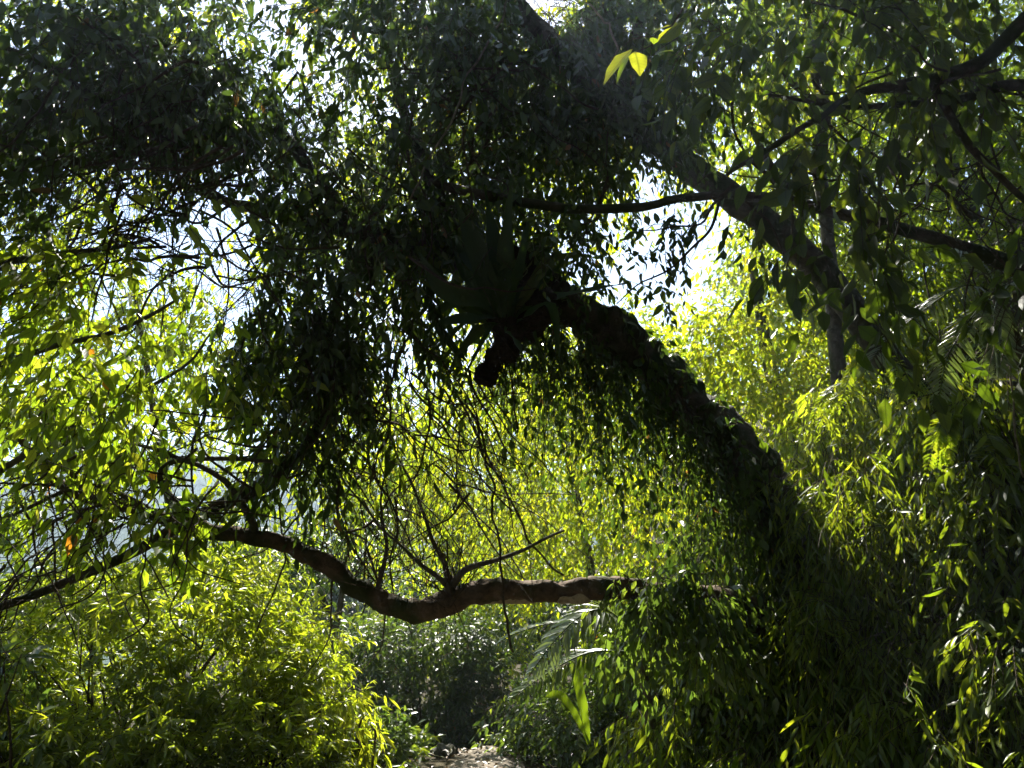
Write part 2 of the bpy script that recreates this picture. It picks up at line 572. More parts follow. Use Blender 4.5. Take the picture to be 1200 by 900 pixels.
def px_path(pts):
    return np.array([at(*p[:3]) for p in pts]), np.array([p[3] * p[2] / FPX for p in pts])   # radius given in px


def limb(parent, pts, mat='bark_dark', name='limb', sides=9, rough=0.12, n=7, wobble=0.01):
    C, r = px_path(pts)
    mb = MB()
    tube(mb, C, r, sides, n, rough, wobble)
    return mb.build(name, M[mat], parent)


# ------------------------------------------------------------------ ground
def smooth(a, b, x):
    t = np.clip((x - a) / (b - a), 0, 1)
    return t * t * (3 - 2 * t)


def height(x, y):
    x = np.asarray(x, float)
    y = np.asarray(y, float)
    near = 1 - smooth(25, 70, y)
    bank = 0.45 * smooth(1.0, 2.4, x) + 8.0 * smooth(2.2, 9.0, x) + 6.0 * smooth(9, 30, x)
    left = -1.2 * smooth(-1.0, -4.0, x) * smooth(-1, -4, x) - 8.0 * smooth(4, 40, -x)
    left = -0.8 * smooth(1.2, 4.0, -x) - 9.0 * smooth(5, 40, -x)
    front = -0.5 * smooth(9.6, 11.0, y) + 3.0 * smooth(16, 40, y) - 12 * smooth(45, 160, y)
    wav = 0.10 * np.sin(1.7 * x + 0.6 * y) * np.sin(1.1 * y - 0.4 * x) * smooth(0.4, 2.5, np.abs(x))
    return bank * (0.35 + 0.65 * near) + left + front + wav


def sheet(name, xs, ys, hf, mat, smooth_=True):
    X, Y = np.meshgrid(xs, ys)
    Z = hf(X, Y)
    V = np.stack([X, Y, Z], -1).reshape(-1, 3)
    nx = len(xs)
    i = np.arange(len(ys) - 1)[:, None] * nx
    j = np.arange(nx - 1)[None]
    F = np.stack([i + j, i + j + 1, i + nx + j + 1, i + nx + j], -1).reshape(-1, 4)
    mb = MB()
    mb.add(V, [F])
    o = mb.build(name, mat, None, smooth_)
    tag(o, kind='structure')
    return o


def spaced(a, b, fine, lo, hi):
    inner = np.arange(lo, hi + 1e-6, fine)
    left = lo - np.geomspace(fine, lo - a, 26)[::-1] if a < lo else np.zeros(0)
    right = hi + np.geomspace(fine, b - hi, 26) if b > hi else np.zeros(0)
    return np.concatenate([left, inner, right])


sheet('ground', spaced(-450, 450, 0.35, -9, 10), spaced(-60, 700, 0.35, -4, 22), height, M['soil'])


# trodden earth path: crosses the near rise, then dips and turns right behind the bank
def build_path():
    ys = np.arange(-4, 15.01, 0.12)
    cx = -0.17 + 0.10 * np.sin(ys * 0.5) + 1.6 * smooth(10.5, 15, ys)
    ws = np.linspace(-1, 1, 21)
    half = 0.43 + 0.08 * np.sin(ys * 1.9) + 0.05 * np.sin(ys * 4.3 + 1)
    X = cx[:, None] + half[:, None] * ws[None]
    Y = np.repeat(ys[:, None], len(ws), 1)
    nz = 0.018 * np.sin(9 * X + 3 * Y) + 0.014 * np.sin(13 * Y - 5 * X) + rng.normal(0, 0.006, X.shape)
    Z = height(X, Y) + 0.03 + 0.05 * (1 - ws[None] ** 2) + nz * (1 - ws[None] ** 2)
    V = np.stack([X, Y, Z], -1).reshape(-1, 3)
    nx = len(ws)
    i = np.arange(len(ys) - 1)[:, None] * nx
    j = np.arange(nx - 1)[None]
    F = np.stack([i + j, i + j + 1, i + nx + j + 1, i + nx + j], -1).reshape(-1, 4)
    mb = MB()
    mb.add(V, [F])
    o = mb.build('path', M['path'])
    tag(o, kind='structure')


build_path()


lt = MB()
LY = rng.uniform(6, 11, 700)
LX = -0.17 + 0.1 * np.sin(LY * .5) + rng.normal(0, 0.42, 700)
leaves(lt, np.stack([LX, LY, height(LX, LY) + 0.085], -1), rng.normal(0, 1, (700, 3)) * np.array([1, 1, .15]), UP + rng.normal(0, .25, (700, 3)), rng.uniform(.04, .1, 700), rng.uniform(.02, .04, 700), 0.2, 0.3, rng.uniform(0, 1, 700), True)
tag(lt.build('leaf_litter', leaf_mat("dead_leaf", [(0, (0.08, 0.05, 0.03)), (0.6, (0.2, 0.13, 0.07)), (1, (0.12, 0.13, 0.04))], [(0, (0.1, 0.06, 0.03)), (1, (0.2, 0.12, 0.04))], 0.2), None, False, (-.2, 8, 0)), 'dry brown leaves strewn over the earth path', 'leaf litter', kind='stuff')

# hazy wooded mountain across the valley
def mount_h(x, y):
    ridge = 52 + 22 * np.exp(-((x + 90) / 55) ** 2) + 6 * np.sin(x * 0.035 + 1) + 2.5 * np.sin(x * 0.15)
    prof = smooth(150, 260, y) * (1 - 0.3 * smooth(280, 420, y))
    gul = 3.2 * np.sin(x * 0.13 + y * 0.03) * np.sin(y * 0.09 + x * 0.06) + 1.6 * np.sin(x * 0.41) * np.sin(y * 0.33)
    return -12 + ridge * prof + gul * prof + rng.normal(0, 0.9, np.shape(x)) * prof


sheet('mountain', np.arange(-420, 421, 3.5), np.arange(140, 440, 3.5), mount_h, M['mount'])

# ------------------------------------------------------------------ trees
# 1. the arching tree: leans from the right bank across the path
def ground_at(px, py, d):
    p = at(px, py, d)
    p[2] = float(height(p[0], p[1])) - 0.05
    return p


t = thing('arching_tree', 'dark arching tree leaning over the path, moss and fern on its bent trunk', 'tree', ground_at(965, 760, 7.6))
limb(t, [(985, 800, 7.7, 42), (950, 700, 7.6, 37), (915, 612, 7.4, 33), (888, 560, 7.3, 27), (860, 522, 7.2, 29), (822, 486, 7.1, 24), (790, 455, 7.0, 28), (755, 420, 6.9, 23), (718, 394, 6.8, 27), (680, 366, 6.7, 22), (640, 346, 6.6, 26), (560, 315, 6.5, 19), (475, 285, 6.4, 13), (400, 268, 6.3, 9), (330, 252, 6.2, 6.5), (270, 237, 6.1, 5.5), (205, 212, 6.0, 3)], name='trunk', sides=22, rough=0.5, n=10)
limb(t, [(470, 285, 6.5, 9), (410, 330, 6.5, 7), (380, 410, 6.4, 6), (374, 495, 6.2, 7), (325, 556, 6.0, 10), (262, 590, 5.8, 8), (150, 650, 5.5, 6.5), (60, 690, 5.3, 5.5), (-30, 722, 5.1, 4)])
limb(t, [(420, 275, 6.4, 9), (375, 215, 6.3, 8), (330, 160, 6.2, 8), (280, 150, 6.1, 8), (235, 158, 6.0, 9), (190, 170, 5.9, 8), (110, 190, 5.7, 7), (20, 185, 5.6, 5), (-60, 170, 5.5, 3)], rough=0.3)
limb(t, [(560, 315, 6.6, 9), (520, 240, 6.8, 8), (480, 150, 7.0, 6.5), (455, 60, 7.2, 5), (440, -60, 7.4, 3)], rough=.3)
limb(t, [(200, 170, 5.4, 6), (120, 120, 5.1, 5), (40, 70, 4.9, 3.5), (-40, 40, 4.7, 2)])
crown(t, [(430, 240, 6.5, 140, 90, 0.6, 330), (345, 350, 6.1, 80, 110, 0.5, 180), (372, 460, 6.0, 50, 75, 0.35, 90), (430, 360, 6.1, 80, 80, .5, 90), (345, 540, 6.0, 40, 30, 0.3, 40), (560, 220, 6.8, 130, 90, 0.6, 240), (650, 300, 6.8, 80, 55, 0.4, 90), (450, 390, 6.3, 70, 60, 0.4, 75),
          (230, 140, 5.6, 150, 55, 0.5, 150), (80, 85, 5.2, 170, 110, 0.7, 400), (30, 240, 5.3, 75, 60, .4, 32), (150, 205, 5.5, 130, 30, .4, 34), (300, 215, 6.0, 70, 40, .3, 40), (480, 60, 6.4, 200, 90, 0.8, 440), (250, 30, 5.8, 140, 60, 0.6, 260), (150, 130, 6.0, 150, 60, .5, 180), (-120, 60, 5.0, 100, 120, 0.6, 100), (120, 170, 5.4, 160, 45, .4, 80)],
      'leathery', 0.112, 0.34, k=10, tl=0.40, hi=True, gaps=1.0, down=0.9, hang=0.7, sag=0.5, upn=0.5, tint=(0, 0.8))
crown(t, [(335, 560, 5.9, 45, 40, 0.2, 16), (365, 430, 5.9, 50, 70, .2, 16), (470, 490, 6.0, 18, 28, .15, 7), (300, 350, 5.9, 40, 60, .2, 12), (480, 250, 6.0, 60, 60, .2, 14)], 'broad', 0.2, 0.2, k=7, tl=0.35, name='long_leaves', hi=True, down=1.0, hang=1.1, sag=0.5, upn=0.3, tint=(0.1, 0.9))
crown(t, [(400, 280, 6.0, 110, 80, 0.3, 34), (350, 420, 5.9, 60, 100, .25, 26), (560, 200, 6.2, 110, 60, .3, 24), (120, 110, 4.9, 140, 80, .4, 40), (400, 80, 5.9, 140, 70, .4, 32), (760, 440, 6.5, 60, 50, .12, 16), (850, 520, 6.8, 40, 50, .12, 12)], 'broad', 0.11, 0.72, k=7, tl=0.4, name='heart_leaves', hi=True, down=0.9, hang=1.0, sag=0.5, upn=0.3, tint=(0.0, 0.8), dead=.03)
crown(t, [(430, 60, 7.0, 220, 70, .5, 200), (600, 90, 7.2, 130, 80, .5, 150), (300, 110, 6.6, 90, 60, .5, 80)], 'leathery', 0.09, 0.4, k=12, tl=0.45, name='upper_crown', gaps=.8, down=.6, hang=.5, sag=.4, upn=.4, tint=(0, .9))
# tangled bare branchlets through the crown
def branchlets(parent, boxes, mat='twig'):
    mb = MB()
    for (x0, y0, x1, y1, d, n, hx, hy) in boxes:
        for _ in range(n):
            x, y, dd = rng.uniform(x0, x1), rng.uniform(y0, y1), d + rng.normal(0, .25)
            a_ = math.atan2(hy, hx) + rng.normal(0, 0.55)
            pts = [(x, y, dd)]
            for _k in range(5):
                a_ += rng.normal(0, 0.33)
                st_ = rng.uniform(18, 44)
                x, y, dd = x + math.cos(a_) * st_, y + math.sin(a_) * st_, dd + rng.normal(0, .06)
                pts.append((x, y, dd))
            C = np.array([at(*p) for p in pts])
            r0 = rng.uniform(.004, .013)
            S, rad = tube(mb, C, np.linspace(r0, r0 * .3, len(C)), 5, 5, 0, .008)
            m_ = rng.integers(3, 8)
            q = S[rng.integers(3, len(S) - 1, m_)]
            twigs(mb, q, nrm(rng.normal(0, .8, (m_, 3))), rng.uniform(.12, .5, m_), rng.uniform(-.3, .5, m_), .003, 5)
    return mb.build('twigs', M[mat], parent)


branchlets(t, [(0, 170, 250, 340, 5.2, 70, -1, .5), (150, 150, 330, 300, 5.6, 26, -1, .35), (0, 40, 300, 180, 4.9, 26, -1, .2), (200, 180, 330, 330, 5.7, 16, .6, .6), (330, 60, 560, 330, 6.0, 34, .3, 1), (300, 300, 480, 500, 5.8, 30, .1, 1), (480, 60, 720, 250, 6.2, 24, -.6, .5)])
# creeper curtain hanging from the trunk
cm, ct = MB(), MB()
Q = spline(np.array([at(920, 600, 7.2), at(862, 515, 7.0), at(792, 448, 6.8), at(720, 390, 6.6), at(650, 350, 6.45), at(570, 318, 6.4)]), 24)
idx = rng.integers(0, len(Q), 520)
P0 = Q[idx] + rng.normal(0, 0.10, (520, 3)) + np.array([-0.05, 0.10, -0.22])
idx2 = rng.integers(0, len(Q), 70)
sprays(cm, ct, Q[idx2] + nrm(rng.normal(0, 1, (70, 3)) + np.array([0, -0.6, 0.5])) * 0.2, rng.normal(0, 0.7, (70, 3)) + UP * 0.2, rng.uniform(0.1, 0.3, 70), 7, 0.09, 0.45, sag=0.6, hang=0.5, tr=0.003, tint=(0, .6))
sprays(cm, ct, P0, rng.normal(0, 0.35, (520, 3)) - UP * 0.9, rng.uniform(0.2, 1.0, 520), 10, 0.10, 0.42, sag=0.6, hang=0.6, hi=False, tr=0.003, tint=(0, 0.7))
cm.build('creeper_leaves', M['leathery'], t, False)
ct.build('creeper_stems', M['twig'], t)

# 2. straight leaning tree behind it
t = thing('leaning_tree', 'straight dark tree leaning steeply leftward behind the arching tree', 'tree', ground_at(1150, 600, 8.4))
limb(t, [(1175, 660, 8.5, 24), (1130, 570, 8.3, 23), (1085, 485, 8.2, 18), (1020, 392, 8.0, 17), (965, 322, 7.9, 15.5), (905, 266, 7.8, 16), (850, 226, 7.7, 15), (780, 175, 7.6, 14.5), (720, 128, 7.5, 13), (660, 65, 7.4, 12), (600, 0, 7.3, 12), (540, -80, 7.2, 8)], name='trunk', sides=18, rough=0.3)
limb(t, [(780, 175, 7.6, 11), (740, 90, 7.7, 9), (760, 0, 7.8, 7), (800, -80, 7.9, 5)])
limb(t, [(660, 65, 7.4, 9), (560, 70, 7.1, 7), (470, 40, 6.9, 5), (390, 30, 6.8, 3)])
crown(t, [(640, 60, 7.4, 160, 80, 0.8, 420), (800, 40, 7.4, 150, 70, 0.8, 330), (690, 140, 7.4, 110, 60, 0.6, 200), (620, 160, 7.2, 90, 60, .6, 160), (560, 20, 7.0, 130, 70, 0.8, 240), (780, -70, 7.6, 200, 60, 1.0, 200), (740, 210, 7.3, 70, 45, .5, 70)],
      'leathery', 0.118, 0.34, k=11, tl=0.42, hi=True, gaps=0.8, down=0.8, hang=0.7, sag=0.5, upn=0.5, tint=(0, 0.8))

# 3. tree on the right bank whose limbs cross the upper right
t = thing('broad_leaved_tree', 'broad leaved tree at the right edge, long bare limbs reaching over the bank', 'tree', ground_at(1330, 800, 5.8))
limb(t, [(1340, 830, 5.8, 40), (1325, 560, 5.7, 38), (1320, 300, 5.5, 36), (1330, 50, 5.3, 30), (1320, -200, 5.2, 22)], name='trunk', sides=14)
limb(t, [(1320, 340, 5.5, 20), (1220, 320, 5.5, 12), (1140, 295, 5.5, 9), (1080, 275, 5.5, 8), (1000, 254, 5.5, 7), (930, 237, 5.5, 6.2), (860, 228, 5.5, 5.6), (790, 234, 5.6, 5.2), (720, 245, 5.7, 5.5), (640, 242, 5.8, 6), (570, 230, 5.9, 6), (505, 214, 6.0, 5)])
limb(t, [(1335, -80, 5.3, 20), (1250, -20, 5.0, 11), (1200, 25, 4.8, 9), (1150, 72, 4.7, 8), (1100, 92, 4.7, 8), (1060, 100, 4.7, 7), (1010, 108, 4.7, 5), (960, 135, 4.8, 3.5), (900, 175, 4.9, 3.5), (850, 205, 5.0, 2)])
limb(t, [(1325, 130, 5.4, 10), (1200, 100, 5.2, 7), (1110, 118, 5.0, 5), (1000, 125, 4.9, 3), (900, 110, 4.9, 2)])
limb(t, [(1090, 95, 4.7, 5), (1130, 160, 4.8, 4.5), (1170, 205, 4.9, 4), (1230, 260, 5, 3)])
crown(t, [(960, 40, 4.6, 150, 60, 0.3, 32), (1060, 130, 4.3, 110, 70, 0.3, 22), (1150, 60, 4.7, 100, 80, 0.3, 22), (880, 80, 4.9, 80, 60, 0.3, 26), (1040, 240, 4.3, 100, 60, .25, 14), (1010, 350, 4.6, 60, 60, .2, 10), (1200, 280, 4.5, 30, 100, .3, 14), (1150, -90, 4.8, 200, 80, 1, 260), (1050, -160, 6.5, 250, 120, 1.2, 350), (1330, 60, 5, 90, 200, .6, 140)],  # unseen blobs above the frame are added to shade the upper right
      'broad', 0.165, 0.44, k=6, tl=0.4, hi=True, down=0.7, hang=0.8, sag=0.5, upn=0.4, tint=(0.2, 1))

branchlets(t, [(960, 20, 1180, 260, 4.9, 26, -.8, .5), (840, 80, 980, 260, 5.3, 16, .4, 1), (1080, 40, 1200, 320, 5.2, 26, .3, 1)])
crown(t, [(800, 265, 5.6, 70, 32, .15, 16), (860, 250, 5.5, 50, 20, .1, 8), (720, 270, 5.7, 50, 25, .15, 9), (770, 350, 6.4, 30, 20, .15, 6)], 'leathery', 0.1, .4, k=7, tl=.28, name='sprays', hi=True, down=.9, hang=.7, upn=.4)

# 4. the tree with the low sweeping trunk across the path
t = thing('sweeping_tree', 'brown trunk sweeping low and level across the path with a sagging bend', 'tree', ground_at(960, 800, 6.9))
limb(t, [(965, 840, 6.9, 26), (910, 745, 6.8, 22), (840, 705, 6.5, 16), (750, 694, 6.2, 12), (700, 690, 6.1, 13), (650, 693, 6.0, 12), (600, 690, 5.9, 12), (575, 692, 5.9, 13), (530, 703, 5.85, 14.5), (492, 716, 5.8, 13), (455, 709, 5.8, 13), (420, 690, 5.8, 12), (385, 664, 5.8, 11), (340, 640, 5.8, 10), (290, 628, 5.8, 9), (240, 620, 5.8, 9), (190, 605, 5.8, 8), (140, 592, 5.7, 7.5), (90, 578, 5.6, 6), (45, 545, 5.5, 5), (15, 500, 5.4, 3)], 'bark_brown', 'trunk', 20, 0.34, 9, 0.012)
for pts in ([(520, 700, 5.85, 6), (545, 668, 5.8, 4), (590, 655, 5.75, 2.5), (660, 622, 5.7, 1.5)], [(528, 690, 5.85, 5), (515, 650, 5.9, 3), (495, 600, 6, 2), (470, 540, 6.1, 1)], [(300, 630, 5.8, 5), (275, 575, 5.7, 4), (230, 545, 5.6, 3), (160, 520, 5.5, 2)],
            [(440, 700, 5.8, 4), (452, 640, 5.8, 2.4), (445, 590, 5.9, 1.5), (460, 530, 6, 1)], [(532, 692, 5.8, 4), (480, 650, 5.7, 2), (440, 610, 5.6, 1.5), (400, 560, 5.6, 1)], [(240, 620, 5.8, 5), (195, 575, 5.6, 4), (205, 540, 5.5, 3), (320, 540, 5.4, 2)],
            [(130, 590, 5.7, 4), (70, 545, 5.5, 3), (40, 500, 5.4, 2), (30, 430, 5.3, 1)], [(190, 605, 5.8, 4), (110, 570, 5.4, 3), (20, 600, 5.2, 2), (-30, 620, 5.1, 1.5)]):
    limb(t, pts, 'bark_grey', 'branch', 6, 0.05, wobble=0.012)
mt = MB()
P0 = np.concatenate([at(530, 695, 5.85) + rng.normal(0, 0.06, (26, 3)), np.array([at(x, y, 5.8) for x, y in zip(rng.uniform(380, 520, 60), rng.uniform(640, 700, 60))])])
twigs(mt, P0, nrm(rng.normal(0, 0.6, (86, 3)) + UP * 0.9), rng.uniform(0.4, 1.3, 86), rng.uniform(-0.2, 0.35, 86), 0.005, 6)
P1 = np.array([at(x, y, d) for x, y, d in zip(rng.uniform(360, 640, 260), rng.uniform(440, 680, 260), rng.uniform(5.7, 6.3, 260))])
twigs(mt, P1, nrm(rng.normal(0, 0.8, (260, 3)) + UP * 0.2), rng.uniform(0.2, 0.7, 260), rng.uniform(-0.4, 0.5, 260), 0.003, 6)
mt.build('twigs', M['twig'], t)
crown(t, [(150, 560, 5.5, 110, 45, 0.4, 60), (190, 600, 5.6, 50, 20, .2, 12), (60, 590, 5.5, 60, 40, .3, 24), (200, 645, 5.3, 22, 18, .15, 5)], 'thin', 0.125, 0.42, k=6, tl=0.32, hi=True, down=0.3, hang=0.5, upn=0.6, tint=(0, 0.7), gaps=0.8)
branchlets(t, [(20, 470, 330, 620, 5.4, 44, -1, .2), (0, 520, 150, 700, 5.2, 22, -.5, .8), (340, 430, 560, 660, 5.9, 46, .5, 1)])
# pale lichen patches on the near side of the trunk
lm = bark_mat("pale_lichen", (0.16, 0.12, 0.07), (0.38, 0.32, 0.22), (0.2, 0.15, 0.09), 0.2, 14)
for cx_, w_, a0 in ((604, 26, 3.6), (572, 12, 3.9), (672, 20, 4.0)):
    c0 = at(cx_, 692, 6.0)
    th = np.linspace(-0.75, 0.75, 9)
    xs_ = np.linspace(-1, 1, 13)
    T_, X_ = np.meshgrid(th, xs_)
    edge = np.sqrt(np.clip(1 - X_ ** 2, 0, 1)) * (0.8 + 0.2 * np.sin(5 * X_ + cx_))
    ang = a0 + 0.7 + T_ * edge - math.pi / 2 * 0
    rr_ = 15 * 6.0 / FPX * 1.03
    ca = -math.pi * 0.70 + T_ * edge
    V = np.stack([c0[0] + X_ * w_ * 6.0 / FPX, c0[1] + rr_ * np.cos(ca), c0[2] + rr_ * np.sin(ca)], -1).reshape(-1, 3)
    ii = np.arange(12)[:, None] * 9
    jj = np.arange(8)[None]
    mb = MB()
    mb.add(V, [np.stack([ii + jj, ii + jj + 1, ii + 9 + jj + 1, ii + 9 + jj], -1).reshape(-1, 4)])
    mb.build('lichen_patch', lm, t)

# 5. sunlit broadleaf on the left
t = thing('sunlit_tree', 'thin leaved tree at the left edge glowing yellow green against the sky', 'tree', ground_at(-260, 860, 5.6))
limb(t, [(-280, 900, 5.6, 26), (-260, 640, 5.5, 24), (-230, 400, 5.3, 20), (-210, 150, 5.2, 14)], 'bark_grey', 'trunk', 12)
for pts in ([(-250, 560, 5.4, 10), (-100, 480, 5.2, 7), (20, 420, 5.0, 4), (130, 390, 4.9, 3), (210, 350, 4.9, 1.5)], [(-240, 450, 5.4, 9), (-80, 330, 5.1, 6), (60, 300, 5.0, 4), (180, 280, 5, 2)], [(-255, 620, 5.5, 8), (-60, 580, 5.3, 5), (80, 500, 5.2, 3), (200, 440, 5.2, 2), (250, 390, 5.2, 1)]):
    limb(t, pts, 'bark_grey', 'limb', 7)
crown(t, [(60, 330, 5.0, 100, 60, 0.2, 46), (150, 390, 4.9, 100, 70, 0.2, 66), (40, 440, 5.1, 80, 60, 0.25, 60), (190, 310, 5.2, 70, 50, 0.2, 40), (120, 480, 5.2, 120, 45, 0.25, 62), (230, 420, 5.4, 60, 60, 0.2, 36), (20, 280, 5.0, 80, 40, .2, 34), (230, 250, 5.4, 60, 50, .2, 22), (-80, 400, 5.1, 90, 150, .3, 70)],
      'thin', 0.128, 0.42, k=7, tilt=0.5, clump=0.4, per=6, dead=0.004, tl=0.4, hi=True, gaps=0.7, down=0.7, hang=0.7, sag=0.4, upn=0.4, tint=(0, 1.0))

# 6. lit trees farther back
def back_tree(name, label, base, trunk, blobs, mat, L, wr, **kw):
    t = thing(name, label, 'tree', base)
    limb(t, trunk, 'bark_grey', 'trunk', 8)
    return t, crown(t, blobs, mat, L, wr, **kw)


back_tree('creeper_clad_tree', 'sunlit tree draped in small yellow green leaves behind the arch', ground_at(690, 760, 12.5),
          [(700, 790, 13.6, 6), (690, 650, 13.6, 5), (660, 520, 13.4, 3.5), (630, 430, 13.2, 2)],
          [(640, 520, 12.5, 120, 120, 0.4, 420), (585, 560, 13.5, 90, 80, 0.4, 240), (750, 560, 11.5, 110, 110, 0.4, 360), (690, 430, 12, 100, 60, 0.4, 220), (660, 640, 14, 90, 45, .4, 170), (820, 640, 10.5, 80, 70, .4, 160), (500, 520, 13, 60, 90, .4, 90)],
          'fine', 0.12, 0.42, k=9, tl=0.5, gaps=0.5, tilt=0.35, clump=0.42, per=7, down=0.6, hang=0.6, sag=0.5, upn=0.4)
back_tree('feathery_tree', 'feathery bright green tree right of the sky gap, behind both leaning trunks', ground_at(930, 650, 11),
          [(940, 720, 11, 14), (930, 560, 11, 12), (900, 420, 10.8, 8), (880, 300, 10.6, 4)],
          [(895, 350, 10.6, 90, 70, 0.4, 260), (850, 430, 10.2, 90, 80, 0.4, 220), (950, 440, 10, 110, 90, .4, 300), (910, 270, 11, 50, 40, 0.3, 60), (900, 540, 9.5, 100, 70, .4, 220)],
          'fine', 0.13, 0.40, k=9, tl=0.5, gaps=1.0, tilt=0.35, clump=0.42, per=7, down=0.5, hang=0.5, sag=0.5, upn=0.4)
back_tree('hillside_tree', 'fine leaved tree filling the upper right behind the bare limbs', ground_at(1180, 500, 11.5),
          [(1190, 560, 11.5, 16), (1150, 300, 11, 13), (1080, 120, 10.6, 9), (1040, -20, 10.4, 5)],
          [(1000, 200, 10.5, 120, 110, .5, 420), (1120, 100, 10.5, 140, 130, .5, 560), (960, 60, 10.5, 100, 90, .5, 260), (1150, 280, 10, 120, 110, .5, 380), (1050, 330, 10, 90, 70, .5, 220), (1060, -60, 10.5, 200, 60, .6, 260)],  # last blob, above the frame, is enlarged to cast shade below
          'fine', 0.13, 0.42, k=9, tl=0.5, tilt=0.35, clump=0.42, per=7, down=0.5, hang=0.5, sag=0.5, upn=0.4, tint=(0, 0.5))
back_tree('high_canopy_tree', 'tall fine leaved tree closing the top with bright specks of sky', ground_at(925, 820, 10.6),
          [(925, 800, 10.6, 8), (900, 600, 10.4, 7), (820, 478, 10, 5), (700, 372, 9.8, 4), (570, 225, 9.6, 3), (470, 40, 9.6, 2)],
          [(420, 100, 9.6, 170, 110, .6, 520), (600, 120, 9.4, 140, 130, .6, 500), (240, 90, 9.4, 150, 90, .5, 220), (90, 130, 9.2, 140, 120, .5, 260), (380, 210, 9.6, 130, 70, .5, 170), (740, 110, 9.2, 110, 120, .5, 240), (520, 300, 9.4, 160, 70, .5, 200), (850, 100, 9.4, 80, 90, .5, 150)],
          'fine', 0.13, 0.42, k=9, tl=0.5, gaps=1.0, tilt=0.35, clump=0.42, per=7, down=0.5, hang=0.5, sag=0.5, upn=0.4)
back_tree('valley_tree', 'loose pale green tree beyond the left limbs, mountain behind it', ground_at(200, 840, 10),
          [(215, 880, 10, 5), (205, 650, 9.8, 5), (180, 480, 9.6, 4), (150, 300, 9.5, 2)],
          [(110, 300, 9.5, 120, 70, .4, 170), (280, 400, 9.5, 70, 90, .4, 130), (110, 430, 9.5, 130, 80, .4, 210), (250, 530, 9.6, 90, 60, .4, 80), (40, 520, 9.5, 80, 60, .4, 90), (400, 520, 10, 60, 60, .4, 70), (450, 470, 10, 60, 50, .4, 60)],
          'fine', 0.14, 0.42, k=9, tilt=0.35, clump=0.42, per=7, tl=0.5, gaps=1.0, down=0.5, hang=0.5, sag=0.5, upn=0.4, tint=(0, .8))

for lab, b, tr, bl in (
    ('slender sunlit tree farther up the path, left of the creeper clad tree', (540, 760, 22), [(540, 780, 22, 7), (535, 620, 22, 6), (545, 480, 21.5, 3)], [(540, 510, 22, 110, 75, .7, 640), (480, 590, 22, 80, 50, .7, 330), (600, 610, 22, 100, 70, .7, 420), (450, 500, 21, 60, 60, .6, 160)]),
    ('rounded sunlit tree farther up the path, behind the creeper clad tree', (760, 760, 21), [(760, 780, 21, 7), (755, 560, 21, 6), (770, 430, 20.5, 3)], [(740, 480, 20.5, 120, 90, .7, 760), (800, 590, 20, 120, 80, .7, 460), (650, 440, 21, 70, 60, .6, 330), (860, 410, 20, 90, 70, .6, 420), (930, 330, 19, 70, 90, .6, 360)])):
    back_tree('far_tree', lab, ground_at(*b), tr, bl, 'fine', 0.24, 0.42, k=9, tl=0.8, tilt=0.3, clump=.4, per=7, gaps=0.5, down=0.5, hang=0.5, sag=0.5, upn=0.4, twig=False)

back_tree('hillside_tree', 'dim tree high on the bank, seen through the fine leaves at upper right', ground_at(1210, 500, 14),
          [(1220, 560, 14, 14), (1190, 300, 13.6, 11), (1120, 120, 13.2, 7), (1080, -20, 13, 4)],
          [(1000, 160, 13, 130, 140, .8, 420), (1130, 120, 13, 150, 150, .8, 600), (1150, 330, 12.6, 130, 130, .8, 460), (1040, 400, 12, 100, 80, .7, 260), (1060, -30, 13.4, 200, 70, .8, 300)],
          'dull', 0.2, 0.42, k=9, tl=0.6, down=0.5, hang=0.5, sag=0.5, upn=0.4, clump=.42, per=7)
t = thing('slender_tree', 'slender upright tree between the straight leaning trunk and the right edge', 'tree', ground_at(985, 560, 8.6))
limb(t, [(990, 600, 8.6, 9), (985, 480, 8.6, 9), (975, 340, 8.6, 8.5), (966, 240, 8.6, 8), (960, 190, 8.6, 8), (966, 130, 8.6, 7), (950, 60, 8.6, 5), (940, -40, 8.6, 3)], 'bark_grey', 'trunk', 9)
limb(t, [(975, 340, 8.6, 6), (935, 275, 8.5, 6), (910, 210, 8.4, 5), (880, 150, 8.3, 3), (850, 90, 8.3, 2)], 'bark_grey')
limb(t, [(966, 130, 8.6, 4), (925, 95, 8.5, 4), (880, 60, 8.4, 2.5), (840, 20, 8.4, 1.5)], 'bark_grey')
crown(t, [(930, 60, 8.5, 100, 70, .4, 70), (880, 130, 8.4, 60, 60, .3, 40), (1000, 30, 8.6, 80, 60, .4, 60)], 'thin', 0.15, 0.4, k=7, tl=0.4, hi=True, down=0.6, hang=0.6, upn=.4)
back_tree('forked_tree', 'small dim forked tree standing beyond the dome shrub', ground_at(395, 800, 12.3),
          [(395, 800, 12.3, 6.5), (391, 745, 12.3, 5.5), (376, 695, 12.3, 4), (362, 640, 12.3, 2)],
          [(345, 670, 12.6, 60, 36, .7, 130), (405, 640, 12.6, 50, 34, .7, 100), (290, 650, 13, 60, 36, .7, 110)], 'leathery', 0.16, 0.42, k=8, tl=0.5)
limb(bpy.data.objects['forked_tree'], [(391, 748, 12.3, 4.5), (399, 705, 12.3, 3.5), (406, 645, 12.3, 2)], 'bark_grey', 'limb', 7)

# 7. the wood goes on unseen behind and above: trees added to block skylight
def world_crown(parent, blobs, mat, L, wr, k=9, tl=0.9):
    ml = MB()
    for (x, y, z, rx, ry, rz, n) in blobs:
        loc = nrm(rng.normal(0, 1, (n, 3))) * rng.uniform(0, 1, (n, 1)) ** 0.4
        sprays(ml, None, np.array([x, y, z]) + loc * np.array([rx, ry, rz]), rng.normal(0, 1, (n, 3)), tl, k, L, wr, hi=False)
    return ml.build('crown', M[mat], parent, False)


